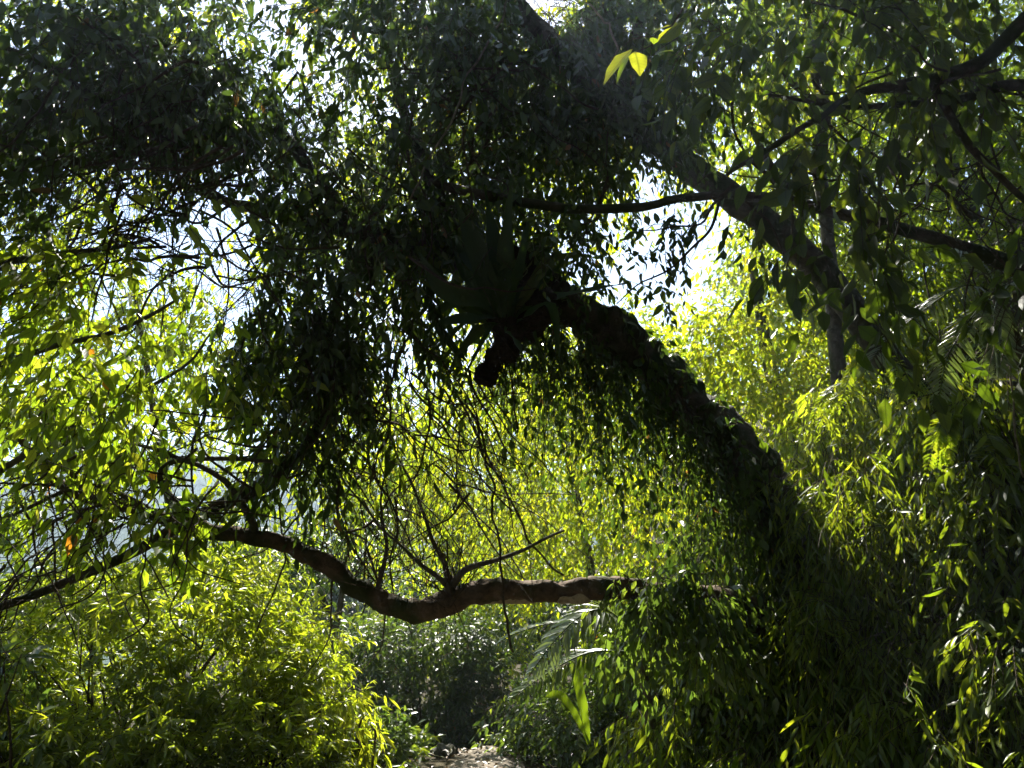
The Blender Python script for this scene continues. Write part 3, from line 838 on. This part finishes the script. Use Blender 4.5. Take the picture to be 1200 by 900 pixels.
for (x, y, z, r, lab) in ((-4.5, -4.5, 6.0, 3.8, 'unseen dense tree added for shade behind the viewpoint, left of the path'), (3.0, -5.5, 6.5, 4.2, 'unseen dense tree added for shade behind the viewpoint on the path bend'), (6.5, 0.0, 7.0, 3.2, 'unseen dense tree added for shade on the bank beside the viewpoint'), (-6.5, 0.5, 5.0, 2.6, 'unseen dense tree added for shade on the downhill side beside the viewpoint'), (0.0, -1.0, 8.5, 3.0, 'unseen tall tree added for shade, crown closing over the viewpoint'), (-4.2, 0.2, 7.4, 2.5, 'unseen slim tree added for shade downhill of the viewpoint, crown just above the view'), (4.0, 0.8, 7.8, 2.6, 'unseen slim tree added for shade uphill of the viewpoint, crown just above the view'), (0.3, 0.6, 9.8, 3.2, 'unseen tallest tree added for shade, crown hanging above the top of the view')):
    y0 = y - 2.0 if abs(x) < 1 else y
    t = thing('added_shade_tree', lab, 'tree', (x, y0, float(height(x, y0)) - 0.1))
    mb = MB()
    tube(mb, [(x, y0, float(height(x, y0)) - 0.1), (x + 0.2, (y + y0) / 2, z * 0.55), (x, y, z)], [0.28, 0.2, 0.08], 10)
    mb.build('trunk', M['bark_grey'], t)
    world_crown(t, [(x, y, z, r, r, r * 0.7, 700), (x + 1, y - 1, z - r * 0.9, r * 0.8, r * 0.8, r * 0.6, 350)], 'leathery', 0.32, 0.45)

# ------------------------------------------------------------------ shrubs
def shrub(name, label, base, blobs, mat, L, wr, cat='shrub', stems=7, group=None, **kw):
    t = thing(name, label, cat, base, group)
    mb = MB()
    for b in blobs:
        for _ in range(max(2, stems // len(blobs))):
            e = at(b[0] + rng.uniform(-.6, .6) * b[3], b[1] + rng.uniform(-.5, .3) * b[4], b[2])
            s = np.array(base) + np.array([rng.normal(0, .12), rng.normal(0, .12), 0])
            m_ = (s + e) / 2 + np.array([rng.normal(0, .1), 0, 0.25])
            tube(mb, [s, m_, e], [0.018, 0.012, 0.004], 5, 5, 0, 0.01)
    mb.build('stems', M['twig'], t)
    crown(t, blobs, mat, L, wr, name='foliage', **kw)
    return t


def dome(parent, domes, mat, L, wr, k, tl, **kw):
    """A mounded shrub: leafy twigs over a lumpy dome, canes inside."""
    ml, mt, ms = MB(), MB(), MB()
    for (cx, cy_, cz, rx, ry, rz, n, ph) in domes:
        D = nrm(rng.normal(0, 1, (n * 3, 3)))
        D = D[D[:, 2] > -0.12][:n]
        n = len(D)
        lump = 1 + 0.07 * np.sin(D @ np.array([7.0, 3, 5]) + ph) + 0.06 * np.sin(D @ np.array([-5.0, 9, 8]) + 2 * ph) + 0.04 * np.sin(D @ np.array([17.0, -13, 15]) + ph)
        # clumped: each shoot gathers its twigs at its tip
        K = n // 5
        cid = rng.integers(0, K, n)
        Dc = D[cid] + rng.normal(0, 0.065, (n, 3))
        P = np.array([cx, cy_, cz]) + Dc * lump[cid][:, None] * np.array([rx, ry, rz]) * (rng.uniform(0.86, 1.0, K)[cid] + rng.normal(0, .02, n))[:, None]
        sprays(ml, mt, P, nrm(D[cid]) * 0.6 + rng.normal(0, .55, (n, 3)) + UP * .25, tl * rng.uniform(.6, 1.4, n), k, L, wr, hi=False, **kw)
        for q in range(60):
            e = P[rng.integers(0, n)]
            b = np.array([cx + rng.normal(0, .3), cy_ + rng.normal(0, .3), float(height(cx, cy_)) - .05])
            tube(ms, [b, (b + e) / 2 + np.array([0, 0, .25]), e], [.018, .012, .004], 5, 5, 0, .01)
    ml.build('foliage', M[mat], parent, False)
    mt.build('twigs', M['twig'], parent)
    ms.build('stems', M['twig'], parent)


t = thing('dome_shrub', 'rounded sunlit shrub of narrow leaves filling the lower left', 'shrub', (-3.9, 8.0, float(height(-3.9, 8.0))))
dome(t, [(-3.75, 8.1, -0.3, 2.2, 2.0, 2.5, 5600, 1.0), (-2.5, 7.6, -0.4, 1.05, 1.1, 1.4, 1500, 2.2), (-5.8, 8.2, -0.5, 1.7, 1.7, 2.25, 2600, 3.1), (-4.2, 6.8, -0.6, 1.9, 1.0, 1.35, 1900, 4.0)], 'bush', 0.11, 0.27, 12, 0.21, sag=.45, hang=.4, upn=.8, tint=(.1, 1))
shrub('drooping_shrub', 'small shrub of long glowing leaves drooping at the dome shrub right flank', ground_at(415, 900, 7.0),
      [(415, 850, 7.0, 28, 32, 0.3, 40), (385, 870, 7.0, 30, 30, .3, 30)], 'bush', 0.17, 0.2, k=7, tl=0.3, hi=True, hang=0.9, sag=0.8, tint=(.5, 1))
shrub('pale_weed', 'pale glossy weed at the left edge below the dark branch', ground_at(0, 880, 5.5),
      [(0, 830, 5.6, 40, 60, 0.3, 40), (20, 780, 5.6, 30, 30, .3, 14)], 'dull', 0.15, 0.3, k=6, tl=0.3, hi=True, hang=0.3)
shrub('shaded_shrub', 'dark small leaved shrub crowding the end of the path', ground_at(500, 870, 12.5),
      [(500, 800, 12.5, 80, 60, 0.6, 520), (440, 790, 13, 60, 50, 0.6, 330), (560, 810, 12.6, 50, 50, 0.6, 330), (490, 750, 12.4, 100, 18, .9, 420), (520, 860, 12.2, 80, 20, .4, 200)], 'leathery', 0.12, 0.42, k=8, tl=0.35, down=0, hang=0.3)
shrub('low_weed', 'low leafy weed at the bottom edge left of the path', ground_at(440, 900, 8.6),
      [(440, 880, 8.6, 45, 25, 0.4, 130), (490, 890, 9.2, 30, 14, .3, 60)], 'dull', 0.12, 0.45, k=7, tl=0.25, down=-.2, hang=0.2)
shrub('feathery_shrub', 'feathery shrub spilling onto the right side of the path', ground_at(660, 880, 8.8),
      [(640, 840, 8.8, 55, 55, 0.6, 300), (700, 850, 8.4, 70, 60, .7, 330), (610, 880, 8.6, 26, 22, .3, 60), (760, 860, 8.0, 60, 50, .5, 220)], 'dull', 0.10, 0.4, k=9, tl=0.35, down=0.2, hang=0.5)
shrub('grey_shrub', 'hazy sunlit shrub beneath the sagging trunk', ground_at(450, 800, 18),
      [(465, 742, 15, 50, 34, .6, 260), (510, 738, 15, 80, 28, .6, 300), (560, 760, 14.5, 50, 26, .6, 180)], 'bush', 0.15, 0.4, k=8, tl=0.5, down=0, hang=0.3, twig=False)

BANK = [
    ('bamboo_clump', 'bamboo clump with narrow leaves drooping in bright sprays on the bank', (1060, 700, 6.3), [(1040, 590, 6.5, 110, 70, .6, 260), (1010, 650, 6.6, 70, 70, .5, 150), (1080, 660, 6.2, 90, 80, .5, 220)], 'bamboo', 0.155, 0.16),
    ('bamboo_clump', 'shadowed bamboo clump at the lower right corner', (1120, 900, 5.4), [(1100, 800, 5.5, 110, 90, .5, 300), (1000, 780, 5.8, 90, 80, .5, 220), (1050, 880, 5.2, 130, 50, .4, 230)], 'bamboo', 0.145, 0.15),
    ('bank_shrub', 'dense small leaved shrub below the arching tree foot', (880, 780, 7.2), [(860, 680, 7.4, 80, 70, .6, 330), (800, 740, 7.4, 60, 60, .5, 200), (890, 780, 6.8, 90, 80, .6, 330), (822, 700, 6.05, 48, 34, .25, 130), (765, 684, 5.98, 34, 20, .15, 44), (735, 676, 6.0, 20, 8, .1, 8)], 'dull', 0.11, 0.4),
    ('bank_shrub', 'dark shrub with hanging leaves above the bottom edge, right of the feathery shrub', (850, 900, 6.5), [(840, 860, 6.6, 100, 50, .5, 300), (930, 860, 6.2, 80, 60, .5, 220)], 'bamboo', 0.14, 0.2),
    ('bank_shrub', 'leafy dark shrub on the bank foot at the bottom right corner', (1180, 920, 4.6), [(1120, 880, 4.8, 130, 70, .4, 260), (1000, 900, 5.2, 120, 40, .4, 160), (1200, 790, 4.9, 60, 90, .4, 150)], 'bamboo', 0.15, 0.2),
    ('bank_shrub', 'leafy shrub at the right edge catching a few bright glints', (1200, 640, 5.6), [(1170, 560, 5.8, 70, 60, .5, 150), (1190, 660, 5.4, 60, 90, .4, 170), (1150, 480, 6.2, 80, 50, .5, 150)], 'bamboo', 0.15, 0.26),
    ('bank_shrub', 'bright green shrub between the two leaning trunks', (980, 640, 8), [(1000, 500, 8, 80, 60, .6, 260), (930, 560, 8, 60, 60, .6, 200), (1060, 520, 7.6, 60, 50, .5, 150)], 'bush', 0.14, 0.22),
    ('bank_shrub', 'shrub behind the low trunk where it enters the bank', (760, 760, 8.6), [(770, 700, 8.8, 70, 60, .6, 300), (720, 760, 9, 60, 40, .5, 160)], 'thin', 0.12, 0.4),
]
for nm, lab, b, bl, mt_, L, wr in BANK:
    shrub(nm, lab, ground_at(*b), bl, mt_, L, wr, cat='bamboo' if 'bamboo' in nm else 'shrub', k=10, tl=0.42, hi=True, down=0.9, hang=0.95, sag=0.6, upn=0.45, clump=.24)

# undergrowth carpeting the bank and the slope below the path
mb = MB()
n = 5200
X = np.concatenate([rng.uniform(0.9, 8.5, n), rng.uniform(-6.5, -0.95, n // 2)])
Y = np.concatenate([rng.uniform(2.5, 13.5, n), rng.uniform(5.0, 15.0, n // 2)])
P = np.stack([X, Y, height(X, Y)], -1)
D = rng.normal(0, 0.6, P.shape) + UP * 0.8 + np.array([-0.3, -0.3, 0])
sprays(mb, None, P, D, rng.uniform(0.2, 0.6, len(P)), 8, 0.14, 0.24, sag=0.7, hang=0.5, hi=False)
tag(mb.build('undergrowth', M['bamboo'], None, False, (3, 7, 1)), 'low leafy undergrowth covering the bank and slope beside the path', 'undergrowth', kind='stuff')

# ------------------------------------------------------------------ epiphytes, vines, palms and ferns
def strap(mb, C, w, tint, segs=12, wave=0.012):
    S = spline(np.asarray(C, float), max(3, segs // (len(C) - 1)))
    n = len(S)
    T = nrm(np.gradient(S, axis=0))
    side = nrm(np.cross(T, nrm(np.array([0.15, -0.9, 0.35]) + rng.normal(0, .25, 3))))
    N = np.cross(side, T)
    u = np.linspace(0, 1, n)
    ww = w * 0.5 * np.clip(np.minimum(0.35 + 1.6 * u, 1.0) * np.clip((1 - u) * 4.0, 0.03, 1), 0.03, 1)
    wv = wave * np.sin(u * 22 + rng.uniform(0, 6))
    Lf = S - side * ww[:, None] + N * (ww * 0.35 + wv)[:, None]
    Rt = S + side * ww[:, None] + N * (ww * 0.35 - wv)[:, None]
    V = np.stack([Lf, S, Rt], 1).reshape(-1, 3)
    i = np.arange(n - 1)[:, None] * 3
    j = np.arange(2)[None]
    mb.add(V, [np.stack([i + j, i + j + 1, i + 3 + j + 1, i + 3 + j], -1).reshape(-1, 4)], tint)


t = thing('nest_fern', 'large dark epiphytic fern of long strap leaves perched under the arch', 'fern', at(585, 395, 5.9))
mb = MB()
tube(mb, [at(632, 335, 6.3), at(608, 372, 5.95), at(592, 402, 5.9), at(578, 424, 5.9), at(570, 442, 5.9), at(567, 452, 5.9)], [0.18, 0.22, 0.15, 0.09, 0.085, 0.05], 16, 7, 0.8)
rp = np.array([at(x, y, 5.9) for x, y in zip(rng.uniform(555, 640, 150), rng.uniform(345, 440, 150))])
rp = rp[np.abs(proj(rp)[0] - np.interp(proj(rp)[1], [345, 440], [625, 570])) < 26]
twigs(mb, rp + rng.normal(0, .06, rp.shape), nrm(rng.normal(0, .5, rp.shape) - UP), rng.uniform(.08, .35, len(rp)), rng.uniform(-.2, .3, len(rp)), .004, 5)
mb.build('root_ball', M['root'], t)
for (x1, y1, x2, y2, w) in ((560, 310, 535, 235, .17), (548, 320, 515, 260, .15), (575, 300, 560, 225, .14), (600, 300, 606, 222, .14), (612, 310, 628, 240, .13), (540, 335, 490, 300, .13), (625, 330, 672, 285, .12), (650, 320, 705, 310, .12), (535, 350, 480, 345, .12), (530, 365, 478, 392, .10), (555, 400, 530, 440, .08),
                            (645, 372, 662, 440, .09), (560, 330, 500, 285, .12), (595, 310, 590, 250, .12), (540, 375, 505, 420, .09), (660, 340, 720, 350, .1), (548, 398, 520, 452, .05), (560, 405, 548, 455, .045), (600, 405, 612, 450, .04), (540, 385, 490, 440, .05), (625, 385, 640, 450, .05)):
    mb = MB()
    d0 = rng.uniform(5.5, 5.9)
    strap(mb, [at(588 + rng.normal(0, 8), 380 + rng.normal(0, 6), 5.85), at((x1 + 585) / 2, (y1 + 370) / 2, (d0 + 5.8) / 2 - .05), at(x1 + rng.normal(0, 9), y1 + rng.normal(0, 9), d0), at(x2 + rng.normal(0, 16), y2 + rng.normal(0, 14), d0 - .05 + rng.normal(0, .12))], w * rng.uniform(.75, 1.1), rng.uniform(0, .7))
    mb.build('frond', M['strap'], t)


crown(t, [(520, 290, 5.6, 60, 50, .1, 9), (640, 300, 5.7, 50, 40, .1, 9)], 'leathery', .1, .36, k=8, tl=.35, name='foliage', hi=True, down=.9, hang=.8, upn=.3)


def vine(pts, label, r=None, name='hanging_vine', mat='twig', group=None, wob=0.012):
    C = np.array([at(*p) for p in pts])
    mb = MB()
    tube(mb, C, r if r is not None else 0.007, 5, 9, 0.0, wob)
    o = mb.build(name, M[mat], None, True, C[0])
    tag(o, label, 'vine', group)
    return o


vine([(545, 470, 6.0), (566, 508, 6), (570, 545, 6), (579, 568, 5.95), (577, 600, 5.9), (586, 640, 5.75), (588, 690, 5.68), (594, 730, 5.7), (601, 765, 5.75)], 'long vine hanging across the front of the sweeping trunk', 0.010)
vine([(596, 405, 6.1), (598, 440, 6.1), (603, 475, 6.1), (607, 507, 6.1)], 'short straight vine below the nest fern root ball', 0.008)
vine([(572, 452, 6.1), (588, 482, 6.1), (606, 505, 6.1)], 'slanting vine dropping from the tip of the fern root ball', 0.008)
vine([(500, 380, 6.2), (525, 440, 6.2), (548, 485, 6.15), (560, 512, 6.1), (578, 548, 6.1), (600, 592, 6.1), (625, 640, 6.1), (657, 674, 6.1)], 'long slanting vine from the arch down toward the level trunk', 0.009)
vine([(752, 430, 6.7), (765, 470, 6.7), (775, 515, 6.7), (797, 560, 6.7)], 'thin vine hanging from the middle of the arching trunk', 0.008)
vine([(792, 455, 6.8), (812, 500, 6.8), (830, 560, 6.8), (838, 620, 6.8)], 'thin vine hanging from the lower part of the arching trunk', 0.008)
vine([(688, 0, 5.2), (706, 22, 5.2), (716, 35, 5.2), (722, 60, 5.2), (715, 72, 5.2)], 'pale curling vine near the top centre', 0.007, mat='dry')
vine([(600, -10, 5.6), (585, 25, 5.6), (570, 55, 5.6), (545, 95, 5.6), (530, 140, 5.6), (500, 190, 5.6), (478, 240, 5.6)], 'long pale vine slanting through the top canopy', 0.008, mat='dry')
vine([(1132, 740, 4.9), (1144, 770, 4.9), (1158, 808, 4.85), (1170, 850, 4.8), (1178, 905, 4.7)], 'pale bare stem hanging at the lower right corner', 0.009, mat='dry')
vine([(1181, 400, 5.0), (1185, 450, 5.0), (1190, 500, 5.0), (1196, 560, 5.0)], 'pale thin stem at the right edge beside the bank palm', 0.007, mat='dry')
vine([(690, 840, 8), (700, 870, 7.9), (706, 900, 7.8)], 'thin stem trailing beneath the ginger plant', 0.008, mat='dry')
for _ in range(46):
    x0, y0 = rng.uniform(330, 560), rng.uniform(330, 470)
    d0 = rng.uniform(5.7, 6.5)
    pts = [(x0, y0, d0)]
    dx, dy = rng.normal(0, 30), rng.uniform(25, 60)
    for _k in range(rng.integers(3, 6)):
        x0, y0 = x0 + dx + rng.normal(0, 16), y0 + dy + rng.normal(0, 12)
        dx, dy = dx * 0.6 + rng.normal(0, 22), dy * 0.8 + rng.normal(6, 12)
        d0 += rng.normal(0, 0.12)
        pts.append((x0, y0, d0))
    vine(pts, 'thin bare vine tangled beneath the arch above the sweeping trunk', rng.uniform(0.003, 0.007), 'tangled_vine', group='bare vines tangled beneath the arch', wob=0.015)
for _ in range(26):
    x0, y0 = rng.uniform(-20, 200), rng.uniform(470, 620)
    d0 = rng.uniform(4.8, 5.6)
    pts = [(x0, y0, d0)]
    for _k in range(4):
        x0, y0 = x0 + rng.normal(-8, 26), y0 + rng.uniform(15, 50)
        pts.append((x0, y0, d0 + rng.normal(0, .1)))
    vine(pts, 'thin bare vine trailing at the left edge above the dome shrub', rng.uniform(0.003, 0.006), 'trailing_vine', group='bare vines trailing at the left edge', wob=0.012)


def frond(parent, pts, mat, ll, n=26, w=0.028, r=0.010, droop=0.5, flat=0.0, tint=(0, .8)):
    C = np.array([at(*p) for p in pts])
    mb = MB()
    Pp, _ = tube(mb, C, np.linspace(r, r * 0.3, len(C)), 5, 8)
    st = mb.build('stalk', M['strap'], parent)
    S = spline(C, 12)
    u = np.linspace(0.18, 1.0, n)
    ii = (u * (len(S) - 1)).astype(int)
    T = nrm(np.gradient(S, axis=0))[ii]
    side = nrm(np.cross(T, UP + np.array([0, -0.6 * (1 - flat), 0])))
    ml = MB()
    prof = ll * np.sin(np.clip(u * 0.85 + 0.12, 0, 1) * math.pi) ** 0.6
    for sg in (-1, 1):
        D = T * 0.75 + side * sg + rng.normal(0, 0.06, (n, 3)) - UP * droop * 0.4
        N = np.cross(side, T) * 1.0 + rng.normal(0, .12, (n, 3))
        N = np.where(N[:, 2:3] < 0, -N, N)
        leaves(ml, S[ii], D, N, prof * rng.uniform(.9, 1.1, n), w, droop * 0.5, 0.35, rng.uniform(*tint, n), True)
    o = ml.build('frond', M[mat], parent)
    st.parent = o


def at_base(px, py, d):
    return ground_at(px, py, d)


t = thing('palm', 'palm with a pale arching frond over the right side of the path', 'palm', ground_at(750, 860, 6.50))
limb(t, [(765, 850, 6.50, 7), (755, 800, 6.45, 6), (748, 762, 6.40, 5)], 'bark_grey', 'trunk', 8)
frond(t, [(748, 762, 6.40), (722, 722, 6.30), (692, 716, 6.20), (655, 745, 6.10), (620, 792, 6.00)], 'palm', 0.31, 34, 0.033)
frond(t, [(748, 762, 6.40), (700, 735, 6.65), (650, 730, 6.75), (605, 742, 6.75), (580, 756, 6.75)], 'dull', 0.22, 24, 0.026)
frond(t, [(748, 764, 6.40), (690, 765, 6.20), (640, 790, 6.10), (600, 818, 6.00)], 'dull', 0.24, 26, 0.026)
frond(t, [(748, 762, 6.40), (770, 735, 6.40), (800, 740, 6.40), (830, 775, 6.40)], 'dull', 0.26, 24, 0.028)
t = thing('ginger_plant', 'plant with a broad upright green leaf below the pale palm frond', 'plant', ground_at(690, 870, 6.85))
for pts, w in (([(690, 872, 6.9), (684, 835, 6.9), (677, 800, 6.9), (679, 758, 6.9)], .10), ([(690, 872, 6.9), (672, 835, 6.85), (655, 815, 6.8), (636, 818, 6.75)], .08)):
    mb = MB()
    strap(mb, [at(*p) for p in pts], w, 0.3, wave=0.008)
    mb.build('leaf', M['thin'], t)
t = thing('bank_palm', 'grey green palm fronds arching down from the right edge', 'palm', ground_at(1200, 480, 5.4))
limb(t, [(1215, 480, 5.4, 8), (1190, 400, 5.3, 7), (1170, 345, 5.25, 5)], 'bark_grey', 'trunk', 8)
for pts, l_ in (([(1170, 345, 5.25), (1130, 335, 5.1), (1080, 365, 5.0), (1035, 405, 4.9), (1008, 445, 4.85)], .22), ([(1170, 345, 5.25), (1165, 370, 5.0), (1172, 405, 4.9), (1165, 440, 4.85)], .2), ([(1170, 345, 5.25), (1195, 330, 5.1), (1225, 360, 5.0), (1240, 420, 4.9)], .22), ([(1170, 345, 5.25), (1150, 310, 5.2), (1110, 290, 5.1), (1060, 310, 5.0)], .2), ([(1170, 345, 5.2), (1140, 370, 5), (1110, 420, 4.9), (1100, 470, 4.85)], .2)):
    frond(t, pts, 'palm', l_, 34, 0.016, 0.006)
for (bx, by, bd, lab) in ((1030, 490, 7.0, 'lit fern beside the foot of the straight leaning tree'), (985, 640, 6.6, 'fern on the bank just right of the arching trunk foot'), (1120, 560, 5.8, 'fern at the right among the bright bank leaves'), (880, 830, 6.4, 'shaded fern low on the bank near the bottom edge')):
    b = at(bx, by, bd)
    t = thing('fern', lab, 'fern', b)
    for q in range(7):
        a_ = rng.uniform(0, 2 * math.pi)
        ln = rng.uniform(55, 95) * 6.5 / bd
        ex, ey = math.cos(a_) * ln, -abs(math.sin(a_)) * ln * 0.5
        frond(t, [(bx, by, bd), (bx + ex * .4, by + ey - 28, bd - .1), (bx + ex * .8, by + ey * .8 - 22, bd - .2), (bx + ex * 1.15, by + ey * .6 + 15, bd - .3)], 'bush', 0.11, 26, 0.022, 0.004, 0.4)

# bright sprig caught by the sun near the top
t = thing('young_sprig', 'single bright yellow green sprig hanging in the dark canopy near the top', 'sprig', at(790, 30, 4.1))
mb = MB()
tube(mb, [at(800, 10, 4.15), at(786, 32, 4.1), at(765, 52, 4.05), at(742, 62, 4.0)], [.006, .005, .004, .003], 5)
mb.build('stem', M['twig'], t)
ml = MB()
for (bx, by, tx, ty, w, ti) in ((742, 57, 703, 90, .105, .8), (744, 60, 752, 85, .11, .85), (766, 52, 766, 42, .05, .5), (770, 50, 785, 28, .06, .9), (786, 30, 764, 34, .05, .9), (740, 62, 718, 92, .05, .3), (790, 60, 770, 58, .04, .4)):
    B_, T_ = at(bx, by, 4.0), at(tx, ty, 3.95)
    leaves(ml, B_[None], (T_ - B_)[None], (np.array([0, -0.55, 0.8]) + rng.normal(0, .15, 3))[None], np.array([np.linalg.norm(T_ - B_)]), np.array([w]), 0.2, 0.3, np.array([ti]), True)
ml.build('leaves', M['thin'], t)

# boulders half sunk beside the path
def boulder(px, py, d, r, label):
    p = at(px, py, d)
    p[2] = float(height(p[0], p[1])) + r * 0.25
    u = np.linspace(0, math.pi, 15)
    v = np.linspace(0, 2 * math.pi, 24, endpoint=False)
    U, V_ = np.meshgrid(u, v, indexing='ij')
    n_ = np.stack([np.sin(U) * np.cos(V_), np.sin(U) * np.sin(V_), np.cos(U)], -1)
    k1, k2, ph = rng.normal(0, 3, 3), rng.normal(0, 6, 3), rng.uniform(0, 6)
    rr_ = r * (1 + 0.16 * np.sin(n_ @ k1 + ph) + 0.07 * np.sin(n_ @ k2))
    X_ = n_ * rr_[..., None] * np.array([1.2, 1, .75])
    i = np.arange(14)[:, None] * 24
    j = np.arange(24)[None]
    mb = MB()
    mb.add(X_.reshape(-1, 3) + p, [np.stack([i + j, i + 24 + j, i + 24 + (j + 1) % 24, i + (j + 1) % 24], -1).reshape(-1, 4)])
    tag(mb.build('boulder', M['rock'], None, True, p), label, 'boulder')


boulder(775, 885, 7.2, 0.26, 'mossy boulder at the bottom edge right of the path')
boulder(520, 893, 8.7, 0.13, 'small stone at the left edge of the lit path')

# far wood beyond the path
mb = MB()
P, D = field([(420, 690, 34, 90, 45, 4, 900), (540, 700, 34, 90, 40, 4, 800), (340, 690, 30, 60, 50, 3, 700), (480, 740, 28, 130, 40, 3, 900), (300, 690, 40, 90, 60, 4, 700), (650, 730, 26, 90, 60, 3, 800), (560, 640, 40, 120, 40, 4, 600), (100, 760, 45, 200, 60, 5, 800)], clump=.25, per=25)
sprays(mb, None, P, D, rng.uniform(0.6, 1.2, len(P)), 9, 0.30, 0.5, hi=False)
o = mb.build('far_wood', M['leathery'], None, False, at(450, 735, 32))
tag(o, 'dim distant wood beyond the path under the sweeping trunk', 'forest', kind='stuff')

# ------------------------------------------------------------------ mist in the air, also tuned to suggest lens flare and lift shadows
def haze_box():
    m = bpy.data.materials.new("haze_air")
    m.use_nodes = True
    nt = m.node_tree
    nt.nodes.remove(nt.nodes["Principled BSDF"])
    v = nt.nodes.new("ShaderNodeVolumePrincipled")
    v.inputs['Color'].default_value = (0.62, 0.77, 1.0, 1)
    v.inputs['Density'].default_value = 0.00095
    v.inputs['Anisotropy'].default_value = 0.5
    nt.links.new(v.outputs[0], nt.nodes["Material Output"].inputs['Volume'])
    x0, x1, y0, y1, z0, z1 = -455, 455, -65, 705, -40, 80
    V = [(x, y, z) for z in (z0, z1) for y in (y0, y1) for x in (x0, x1)]
    mb = MB()
    mb.add(V, [[[0, 2, 3, 1], [4, 5, 7, 6], [0, 1, 5, 4], [2, 6, 7, 3], [0, 4, 6, 2], [1, 3, 7, 5]]])
    o = mb.build('haze', m, None, False)
    tag(o, kind='stuff')


haze_box()

for o in bpy.data.objects:
    if '_w' in o:
        del o['_w']
